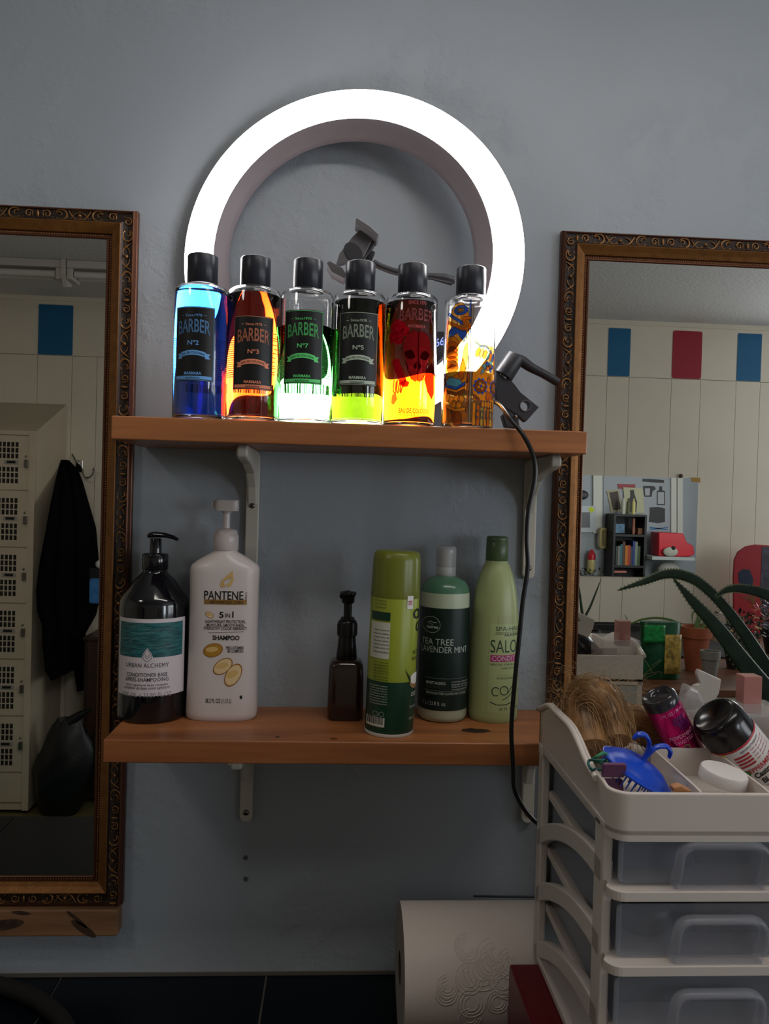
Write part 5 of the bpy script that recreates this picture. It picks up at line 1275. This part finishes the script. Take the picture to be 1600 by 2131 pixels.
secs = [(957, 128, 143, .03), (975, 122, 162, .05), (1000, 116, 172, .07), (1050, 105, 186, .09), (1100, 96, 200, .10), (1160, 84, 205, .11), (1220, 76, 207, .12), (1262, 78, 206, .12), (1290, 88, 200, .12), (1330, 90, 178, .12), (1380, 95, 174, .11), (1400, 108, 173, .08)]
rgc = random.Random(5)
for py_, xa, xb, dp in secs:
    low = min(1, max(0, (py_-965)/90)); yl = YB+.06+.39*low; yr = YB+.06+.05*low; R_ = []
    a = vat(xa, py_, yl); b = vat(xb, py_, yr)
    for j in range(48):
        th = 2*PI*j/48; fold = 1+.38*math.sin(th*9+py_*.004)+.2*math.sin(th*17+1); u = (1+math.cos(th))/2
        dd = dp*.42*math.sin(th)*fold; yc = yl+(yr-yl)*u
        R_.append((a.x+(b.x-a.x)*u, max(YB+.004, yc+dd*(.35 if dd < 0 else 1)), (a.z+b.z)/2))
    rs.append(R_)
q.rings(rs, m_ct)
a = vat(172, 1330, -2.98); b = vat(160, 1415, -2.98)
o = q.build('black_coat'); tag(o, 'long black coat hanging from the hook beside the lockers', 'coat')
q = MB(); rs = []
for py_, xa, xb in ((1330, 140, 176), (1380, 150, 174), (1425, 158, 173), (1437, 160, 172)):
    a = vat(xa, py_, -2.98); b = vat(xb, py_, -2.98); rs.append([((a.x+b.x)/2+(b.x-a.x)/2*math.cos(th), YB+.06+.03*math.sin(th), a.z) for th in [2*PI*j/16 for j in range(16)]])
q.rings(rs, m_ct); q.build('coat_tail', o)
# hanging blue pouch
a = vat(187, 1203, -2.80); b = vat(214, 1256, -2.80)
q = MB(); q.prism(rrect(a.x, b.x, b.z, a.z, .012), -2.81, -2.79, mat('sky_blue_pack', (60, 120, 180), .35, var=.3, vscale=20)); o = q.build('blue_package', bev=.004); tag(o, 'small sky blue package hanging in front of the dark bag', 'package')
q = MB(); q.box(a.x, b.x, -2.81, -2.795, a.z+.0005, a.z+.05, mat('dark_header', (24, 26, 32), .5)).ball((b.x-.02, -2.80, a.z+.07), .022, mat('white_knob', (200, 200, 200), .4), 10); q.build('hang_header', o)
# dark wood cabinet
a = vat(173, 1335, -2.75); b = vat(173, 1664, -2.75)
t = thing('dark_wood_cabinet', 'dark brown wooden cabinet standing right of the black coat', 'cabinet', (a.x, YB, 0))
mdw = wood('dark_walnut', (62, 40, 32), (34, 20, 16), 20, .4, 'z')
q = MB(); q.box(0, .62, .003, .28, .03, a.z, mdw); q.build('carcass', t, bev=.004)
q = MB(); q.box(-.006, .626, .001, .29, a.z, a.z+.02, mdw); q.build('top', t, bev=.004)
for k in range(2):
    q = MB(); q.box(.02+k*.3, .30+k*.3, .2802, .292, .08, a.z-.03, mdw); d = q.build('door', t, bev=.004)
    q = MB(); q.ball((.27+k*.08, .30, a.z*.55), .012, m_screw, 10); q.build('knob', d)
# black bag on the floor
q = MB(); rs = []; rgb = random.Random(9)
bx = vat(122, 1600, -2.62)
for k in range(13):
    u = k/12; z = .0+.46*u; r_ = .13*math.sin(PI*min(1, .12+u*.86))**.55*(1-.35*u**3)
    rs.append([(bx.x-.0+(r_*1.0+(.07*u if math.cos(th) > 0 else 0)*math.cos(th))*math.cos(th)*(1+.05*math.sin(5*th+k)), -2.66+r_*.8*math.sin(th)*(1+.06*math.sin(7*th+k*2)), z+.012*math.sin(3*th+k)*u) for th in [2*PI*j/36 for j in range(36)]])
for r0_ in rs[0:1]:
    for j in range(len(r0_)): r0_[j] = (r0_[j][0], r0_[j][1], .001)
q.rings(rs, mat('black_bag_plastic', (8, 8, 9), .4, bump=.6, bscale=12)); q.tube([Vector(rs[-1][0])+Vector((-.05, 0, -.01)), Vector(rs[-1][0])+Vector((.0, 0, .03)), Vector(rs[-1][0])+Vector((.05, 0, .06))], [.03, .018, .006], mat('black_bag_plastic', (0, 0, 0)), 10)
tag(q.build('trash_bag'), 'full black trash bag on the floor beside the lockers', 'bag')
# teal rug
def vfl(px_, py_):
    d = RM @ Vector(((px_-800)/F, -(py_-1065.5)/F, -1)); tt = -CP.z/d.z; p = CP+d*tt; return Vector((p.x, -.024-p.y, 0))
a = vfl(0, 1727); b = vfl(185, 1730)
q = MB(); q.prism([(-2.1, a.y), (-.6, b.y), (-.6, -1.0), (-2.1, -1.0)], .0005, .012, mat('teal_rug', (38, 112, 126), .95, var=.25, vscale=6, bump=.5, bscale=200), 'z'); tag(q.build('teal_rug'), 'dark teal rug lying on the tan floor in front of the lockers', 'rug')
# wooden plant table by the panelled wall
m_tw = wood('table_wood', (112, 70, 44), (66, 38, 24), 14, .5)
t = thing('plant_table', 'wooden table with potted plants against the panelled wall', 'table', (1.7, -2.36, 0))
q = MB(); q.box(-.70, .78, -.67, .70, .86, .8895, m_tw); q.build('tabletop', t, bev=.004)
MB().box(1.0, 2.48, YB+.001, YB+.018, .8905, .925, mat('dark_ledge', (24, 22, 22), .6)).build('trim_4', kind='structure')
for x in (-.65, .70):
    for y in (-.62, .62):
        q = MB(); q.box(x, x+.05, y, y+.05, 0, .86, m_tw); q.build('leg', t, bev=.003)
TT = .89
def tpos(px_, Y): p = vat(px_, 1300, Y); return Vector((p.x, Y, TT))
# terracotta pot with small aloe
m_al2 = mat('light_aloe', (92, 116, 62), .45, var=.2, vscale=30)
b0 = tpos(1449, -2.00)
t = thing('potted_aloe', 'small aloe with one long arching leaf in a terracotta pot on the table', 'plant', b0)
pot(t, .062, .185)
LW2 = lambda a, b, y=-2.00: vat(a, b, y)-b0
for pts, wd in (([Vector((0, 0, .17)), LW2(1432, 1318), LW2(1405, 1294), LW2(1370, 1286), LW2(1335, 1289), LW2(1311, 1297), LW2(1300, 1279)], [.014, .012, .011, .010, .009, .008, .002]),
                ([Vector((0, 0, .17)), LW2(1448, 1300), LW2(1452, 1282), LW2(1446, 1272), LW2(1440, 1280), LW2(1441, 1300)], [.022, .016, .010, .008, .007, .002]),
                ([Vector((.01, 0, .17)), LW2(1462, 1306), LW2(1466, 1294), LW2(1480, 1287)], [.022, .018, .012, .002]),
                ([Vector((.01, .02, .17)), LW2(1458, 1330), LW2(1463, 1365), LW2(1459, 1392)], [.03, .03, .026, .012]),
                ([Vector((0, 0, .17)), LW2(1456, 1290), LW2(1462, 1272)], [.016, .01, .002])):
    leaf(t, pts, wd, False, m_al2, .5)
b0 = tpos(1218, -1.95)
t = thing('potted_aloe', 'thin upright aloe beside the frame of the right mirror, left of the other plants', 'plant', b0)
pot(t, .06, .17, mat('black_pot', (26, 25, 25), .5))
for ps, wd in ((((1214, 1292), (1228, 1262), (1240, 1232), (1251, 1204)), .012), (((1213, 1292), (1209, 1260), (1204, 1222), (1196, 1190)), .014), (((1213, 1300), (1199, 1280), (1190, 1250), (1186, 1226)), .014)):
    leaf(t, [Vector((0, 0, .16))]+[LV2 for LV2 in [vat(a, b, -1.95)-b0 for a, b in ps]], [wd, wd, wd*.8, wd*.6, .002], False, m_al, .5)
# green bag
a = vat(1338, 1335, -1.80); b = vat(1424, 1335, -1.80)
t = thing('potting_soil_bag', 'green bag with a pale yellow picture panel leaning on the plant table', 'bag', ((a.x+b.x)/2, -1.84, TT))
mgb = mat('bag_green', (16, 70, 40), .35, var=.5, vscale=25); hw = (b.x-a.x)/2
q = MB(); rs = []
for k in range(9):
    u = k/8; rs.append([(hw*(1-.08*math.sin(PI*u))*math.copysign(abs(math.cos(th))**.6, math.cos(th)), .045*math.sin(PI*(.08+.84*u))**.5*math.sin(th)*(1+.1*math.sin(3*th+k)), .001+.225*u) for th in [2*PI*j/28 for j in range(28)]])
q.rings(rs, mgb); q.build('bag_body', t)
q = MB(); q.grid(lambda u, v: (.0+.065*u, .052+.004*math.sin(3*u), .03+.155*v), 6, 6, mat('bag_picture', (168, 140, 66), .4, var=.6, vscale=60)); q.build('picture_panel', t, solid=.001)
q = MB(); q.grid(lambda u, v: (-.085+.085*u, .050, .15+.07*v), 6, 6, mat('bag_bright_green', (24, 130, 60), .4, var=.5, vscale=80)); q.build('bright_patch', t, solid=.001)
# grey planter cup
b0 = tpos(1480, -1.75); t = thing('grey_planter', 'small pale grey planter beside the terracotta pot', 'planter', b0)
pot(t, .036, .13, mat('grey_ceramic', (120, 114, 108), .5))
# dark leafy plants
def bush(px_, Y, h, label, cols, rad=.13, n=260, seed=1):
    b0 = tpos(px_, Y); t = thing('leafy_plant', label, 'plant', b0); pot(t, .06, .12, mat('black_pot', (0, 0, 0)))
    rg_ = random.Random(seed); q = MB(); ms = [mat('bush_%d_%d_%d' % c_, c_, .5) for c_ in cols]
    for k in range(n):
        v = Vector((rg_.uniform(-1, 1)*.8, rg_.uniform(-1, 1)*.8, rg_.random()))*rad; v.z = .12+rg_.random()*(h-.12)
        d = Vector((rg_.gauss(0, 1), rg_.gauss(0, 1), rg_.gauss(.2, .6))).normalized(); s = d.cross(Vector((0, 0, 1))).normalized(); ln = rg_.uniform(.018, .04)
        q.add([v, v+d*ln*.5+s*ln*.22, v+d*ln, v+d*ln*.5-s*ln*.22], [(0, 1, 2, 3)], ms[rg_.randrange(len(ms))])
    q.build('foliage', t)
    q = MB()
    for k in range(6): q.tube([(0, 0, .1), (rg_.gauss(0, .03), rg_.gauss(0, .03), h*.6), (rg_.gauss(0, .04), rg_.gauss(0, .04), h*.9)], .003, m_al, 6)
    q.build('stems', t)
bush(1535, -2.05, .24, 'dark leafy plant with yellow flowers on the table below the red board', [(22, 40, 24), (16, 30, 20), (150, 120, 30), (28, 48, 30)], seed=2)
bush(1612, -2.40, .24, 'dark plant with orange red flowers at the right edge of the mirror', [(30, 40, 24), (22, 30, 22), (170, 70, 30), (120, 40, 26)], seed=3)
q = MB(); q.prism(rrect(1.04, 1.92, -2.99, -2.25, .03), .8902, .8990, mat('darkening_black', (16, 18, 16), .7), 'z'); q.prism(rrect(1.05, 1.91, -2.98, -2.94, .01), .8992, .925, mat('darkening_black', (0, 0, 0)), 'z')  # dark sheet added to darken the rear of the tabletop
tag(q.build('dark_table_sheet'), 'low black sheet added to darken the rear of the wooden table', 'added dark sheet')
# red snowboard
p = [vat(a, b, -2.90) for a, b in ((1527, 1300), (1526, 1200), (1528, 1165), (1536, 1148), (1552, 1137), (1572, 1133), (1600, 1135), (1625, 1150), (1632, 1180), (1634, 1300), (1634, 1318), (1527, 1316))]
t = thing('snowboard', 'red board with rounded tip and dark graphic leaning on the panelled wall', 'snowboard', (0, -2.90, .0))
q = MB(); q.prism([(v.x, v.z) for v in p], -.012, 0, mat('board_red', (150, 34, 42), .35)); q.build('deck', t, bev=.003)
for pts, m_ in (([(1585, 1138), (1600, 1138), (1622, 1160), (1622, 1420), (1596, 1420), (1588, 1340), (1581, 1240), (1584, 1180)], mat('board_graphic_grey', (58, 56, 70), .4, var=.6, vscale=30)),
                ([(1536, 1192), (1545, 1184), (1560, 1186), (1567, 1205), (1566, 1222), (1548, 1222), (1537, 1212)], mat('board_graphic_navy', (24, 34, 58), .4)),
                ([(1540, 1243), (1570, 1240), (1572, 1248), (1568, 1264), (1562, 1250), (1548, 1246)], mat('board_graphic_gold', (110, 62, 34), .4))):
    q = MB(); pp = [vat(a, min(b, 1316), -2.90) for a, b in pts]; q.prism([(v.x, v.z) for v in pp], .0002, .0012, m_); q.build('graphic', t)

# ------------------------------------------------------------------ far right of the shelf wall, seen through two mirrors
def V2(a, b, y=-.02): return vat2(a, b, y)
def flat2(name, pts, y0, y1, m, label=None, cat=None, par=None, bev=0, group=None):
    q = MB(); pp = [vat2(a, b, y0) for a, b in pts]; q.prism([(v.x, v.z) for v in pp], y0, y1, m); o = q.build(name, par, bev=bev)
    if cat: tag(o, label, cat, group)
    return o
def rect(a, b, c, d): return [(a, d), (b, d), (b, c), (a, c)]
o = flat2('trim_1', rect(1235, 1253, 975, 1110), -.022, -.001, m_white); o['kind'] = 'structure'
o = flat2('trim_2', rect(1397, 1408, 975, 1120), -.022, -.001, m_white); o['kind'] = 'structure'
o = flat2('trim_3', rect(1410, 1421, 975, 1140), -.022, -.001, m_white); o['kind'] = 'structure'
po = flat2('wall_poster', rect(1256, 1396, 985, 1106), -.006, -.001, mat('poster_paper', (160, 164, 172), .5), 'grey barber tool poster on the wall between white trims', 'poster')
mpk_ = mat('poster_ink', (36, 34, 40), .5)
def ink(pts, m=mpk_): flat2('poster_drawing', pts, -.0075, -.0062, m, par=po)
ink([(1337, 996), (1360, 997), (1382, 999), (1382, 1005), (1360, 1004), (1337, 1002)])
ink([(1338, 1011), (1358, 1011), (1363, 1013), (1365, 1018), (1358, 1022), (1356, 1034), (1342, 1034), (1340, 1030)])
ink([(1341, 1017), (1352, 1017), (1351, 1030), (1343, 1030)], mat('poster_paper', (0, 0, 0))) if False else None
ink([(1372, 1012), (1378, 1012), (1378, 1020), (1384, 1022), (1384, 1051), (1367, 1051), (1367, 1022), (1372, 1020)])
ink([(1352, 1056), (1370, 1055), (1384, 1058), (1384, 1086), (1370, 1089), (1350, 1086), (1352, 1070)])
ink([(1352, 1096), (1390, 1101), (1390, 1103), (1352, 1100)], mat('poster_blue', (40, 100, 150), .5)); ink([(1352, 1102), (1390, 1096), (1390, 1098), (1352, 1104)], mat('poster_blue', (0, 0, 0)))
for pts in ([(1369, 1024), (1382, 1024), (1382, 1049), (1369, 1049)], [(1342, 1016), (1353, 1016), (1352, 1031), (1343, 1031)]):
    flat2('poster_drawing', pts, -.0085, -.0076, mat('poster_pale', (170, 170, 176), .5), par=po)
flat2('pinned_photo', [(1263, 1022), (1288, 1018), (1296, 1064), (1272, 1066)], -.014, -.010, mat('photo_cream', (170, 160, 130), .5), 'old portrait photo pinned at the left over the poster', 'photo')
flat2('pinned_photo', [(1297, 1014), (1337, 1016), (1342, 1068), (1302, 1066)], -.020, -.016, mat('photo_cream2', (184, 180, 150), .5), 'cream illustration sheet of a standing figure over the poster', 'photo')
o = bpy.data.objects['pinned_photo']; flat2('portrait', [(1268, 1025), (1286, 1022), (1292, 1060), (1276, 1062)], -.0155, -.0142, mat('photo_dark', (60, 44, 38), .5), par=o)
o = bpy.data.objects['pinned_photo.001']; flat2('figure', [(1311, 1020), (1319, 1019), (1321, 1030), (1326, 1045), (1324, 1066), (1309, 1066), (1309, 1040), (1312, 1032)], -.0215, -.0202, mpk_, par=o)
flat2('red_sign', [(1285, 1007), (1322, 1008), (1322, 1018), (1287, 1017)], -.012, -.007, mat('sign_red', (150, 50, 60), .5), 'red rectangular sign above the pinned photos', 'sign')
# bookshelf
s0 = V2(1278, 1070, -.24); s1 = V2(1347, 1070, -.24)
t = thing('bookcase', 'narrow black bookcase full of books seen in the far mirror', 'bookcase', (s0.x, 0, 0)); m_bk = mat('bookcase_black', (26, 26, 28), .5)
BW = s1.x-s0.x; zt3 = s0.z
q = MB(); q.box(0, .02, -.24, -.012, 0, zt3, m_bk).box(BW-.02, BW, -.24, -.012, 0, zt3, m_bk); q.build('side_panel', t)
lv = [V2(1300, p, -.24).z for p in (1070, 1112, 1177)]+[.62, .30, .02]
for z in lv:
    q = MB(); q.box(.0205, BW-.0205, -.24, -.012, z-.02, z, m_bk); q.build('shelf_board', t)
q = MB(); q.box(.0205, BW-.0205, -.012, -.006, 0, zt3, m_bk); q.build('back_panel', t)
rk = random.Random(4); x = s0.x+.035; cols = [(60, 70, 66), (120, 120, 116), (54, 110, 124), (84, 60, 50), (190, 110, 30), (170, 60, 50), (60, 60, 70), (40, 60, 130), (120, 130, 120), (60, 80, 50), (130, 130, 124)]
k = 0
nm_ = ['dark green', 'pale grey', 'teal', 'brown', 'orange', 'red', 'dark grey', 'blue', 'light grey', 'olive', 'white']
while x < s0.x+BW-.045 and k < 11:
    wd = rk.uniform(.018, .027); h = rk.uniform(.17, .235)
    q = MB(); q.box(x, x+wd, -.22, -.06, lv[2]+.0005, lv[2]+h, mat('book_%d' % k, cols[k], .6)); tag(q.build('book', bev=.001), '%s book standing in the row on the bookcase' % nm_[k], 'book', 'books on the bookcase'); x += wd+.001; k += 1
flat2('framed_picture', rect(1279, 1300, 1090, 1109), -.15, -.13, mat('picture_blue', (70, 110, 140), .4, var=.6, vscale=30), 'small blue framed picture on the upper bookcase shelf', 'picture')
q = MB(); v = V2(1318, 1110, -.15); q.lathe([(.014, 0), (.016, .05), (.012, .1), (.014, .13), (.010, .15), (.0005, .155)], mat('figurine', (170, 110, 90), .5), 14, (v.x, v.y, lv[1]+.0005)); tag(q.build('figurine'), 'small figurine with a red middle on the upper bookcase shelf', 'figurine')
q = MB(); v = V2(1330, 1110, -.15); q.box(v.x-.025, v.x+.025, -.19, -.12, lv[1]+.0005, lv[1]+.06, mat('box_tan', (140, 96, 66), .6)); tag(q.build('wooden_box', bev=.002), 'small tan wooden box right of the figurine', 'box')
for a, c_, nm in ((1297, (190, 190, 180), 'grey'), (1307, (90, 90, 60), 'dark green'), (1318, (210, 200, 130), 'yellow')):
    v = V2(a, 1068, -.14); q = MB(); q.lathe([(.017, 0), (.017, .11), (.008, .13), (.008, .15)], mat('candle_'+nm, c_, .4), 14, (v.x, -.14, zt3+.0005)); tag(q.build('top_bottle'), nm+' bottle standing on top of the black bookcase', 'bottle', 'bottles on top of the bookcase')
flat2('stacked_books', rect(1278, 1304, 1188, 1192), -.22, -.08, mat('bk_pink', (180, 110, 100), .6), 'pink and cream books lying flat on the low bookcase shelf', 'book')
# wall telephone
v = V2(1258, 1120, -.05)
t = thing('wall_telephone', 'beige wall telephone left of the black bookcase', 'telephone', (v.x, 0, v.z)); m_ph = mat('phone_beige', (176, 160, 110), .4)
q = MB(); q.prism(rrect(-.01, .055, -.10, .10, .02), -.06, -.001, m_ph); q.build('base', t, bev=.004)
q = MB(); q.tube(spline([(-.018, -.075, .085), (-.045, -.08, .08), (-.05, -.085, 0), (-.045, -.08, -.08), (-.018, -.075, -.085)], 5), .016, m_ph, 12); q.build('handset', t)
# extinguisher
v = V2(1231, 1160, -.07); q = MB(); zc = V2(1231, 1192, -.07).z
t = thing('fire_extinguisher', 'small red topped canister hanging left of the telephone', 'extinguisher', (v.x, -.07, zc))
q.lathe([(.03, 0), (.036, .01), (.036, .17), (.02, .195)], mat('canister_label', (190, 176, 120), .4), 24); q.build('body', t)
q = MB(); q.lathe([(.037, .125), (.037, .172), (.021, .197), (.012, .22)], mat('canister_red', (180, 20, 36), .35), 24); q.build('shoulder', t)
# white board with sticky note
b_ = flat2('whiteboard', rect(1190, 1240, 1053, 1108), -.03, -.001, mat('whiteboard', (176, 182, 190), .3), 'whiteboard left of the telephone in the far mirror', 'whiteboard')
flat2('sticky_note', [(1224, 1058), (1232, 1054), (1238, 1062), (1230, 1068)], -.033, -.031, mat('note_yellow', (200, 210, 20), .5), 'yellow sticky note on the whiteboard corner', 'note')
flat2('board_drawing', rect(1200, 1228, 1066, 1098), -.032, -.0302, mat('drawing_grey', (110, 110, 116), .5), par=b_)
q = MB(); v = V2(1212, 1030, -.03); q.ball((v.x, -.03, v.z), .05, m_blk, 16, (1.2, .3, .9)); tag(q.build('baseball_cap'), 'black cap hanging above the whiteboard', 'cap')
q = MB(); pp = [V2(a, b, -.2) for a, b in ((1362, 1107), (1413, 1109), (1420, 1128), (1433, 1134), (1436, 1152), (1425, 1157), (1362, 1156))]; q.prism([(u.x, u.z) for u in pp], -.30, -.10, mat('toy_red', (200, 30, 48), .35))
tag(q.build('red_plastic_case', bev=.01), 'bright red plastic case standing on the pale ledge', 'case')
q = MB(); a = V2(1352, 1157, -.3); b = V2(1440, 1157, -.3); q.box(a.x, b.x, -.36, -.001, a.z-.03, a.z-.0005, mat('ledge_pale', (170, 176, 176), .5)); tag(q.build('wall_ledge'), 'pale wall ledge under the red plastic case', 'ledge')
q = MB(); v = V2(1395, 1150, -.33); q.ball((v.x, -.335, a.z+.045), .055, mat('white_plush', (176, 176, 164), .8), 16, (1.3, .4, .8)).ball((v.x+.02, -.345, a.z+.08), .02, mat('plush_dark', (40, 40, 44), .8), 10)
tag(q.build('white_plush'), 'white and black soft toy in front of the red case', 'toy')
q = MB(); v = V2(1392, 1180, -.2); q.ball((v.x, -.2, v.z-.02), .09, mat('clear_bag', (190, 186, 180), .3, alpha=.8, bump=1, bscale=12), 18, (1.2, .8, .8)); tag(q.build('plastic_bag'), 'crumpled white plastic bag under the red case', 'bag')
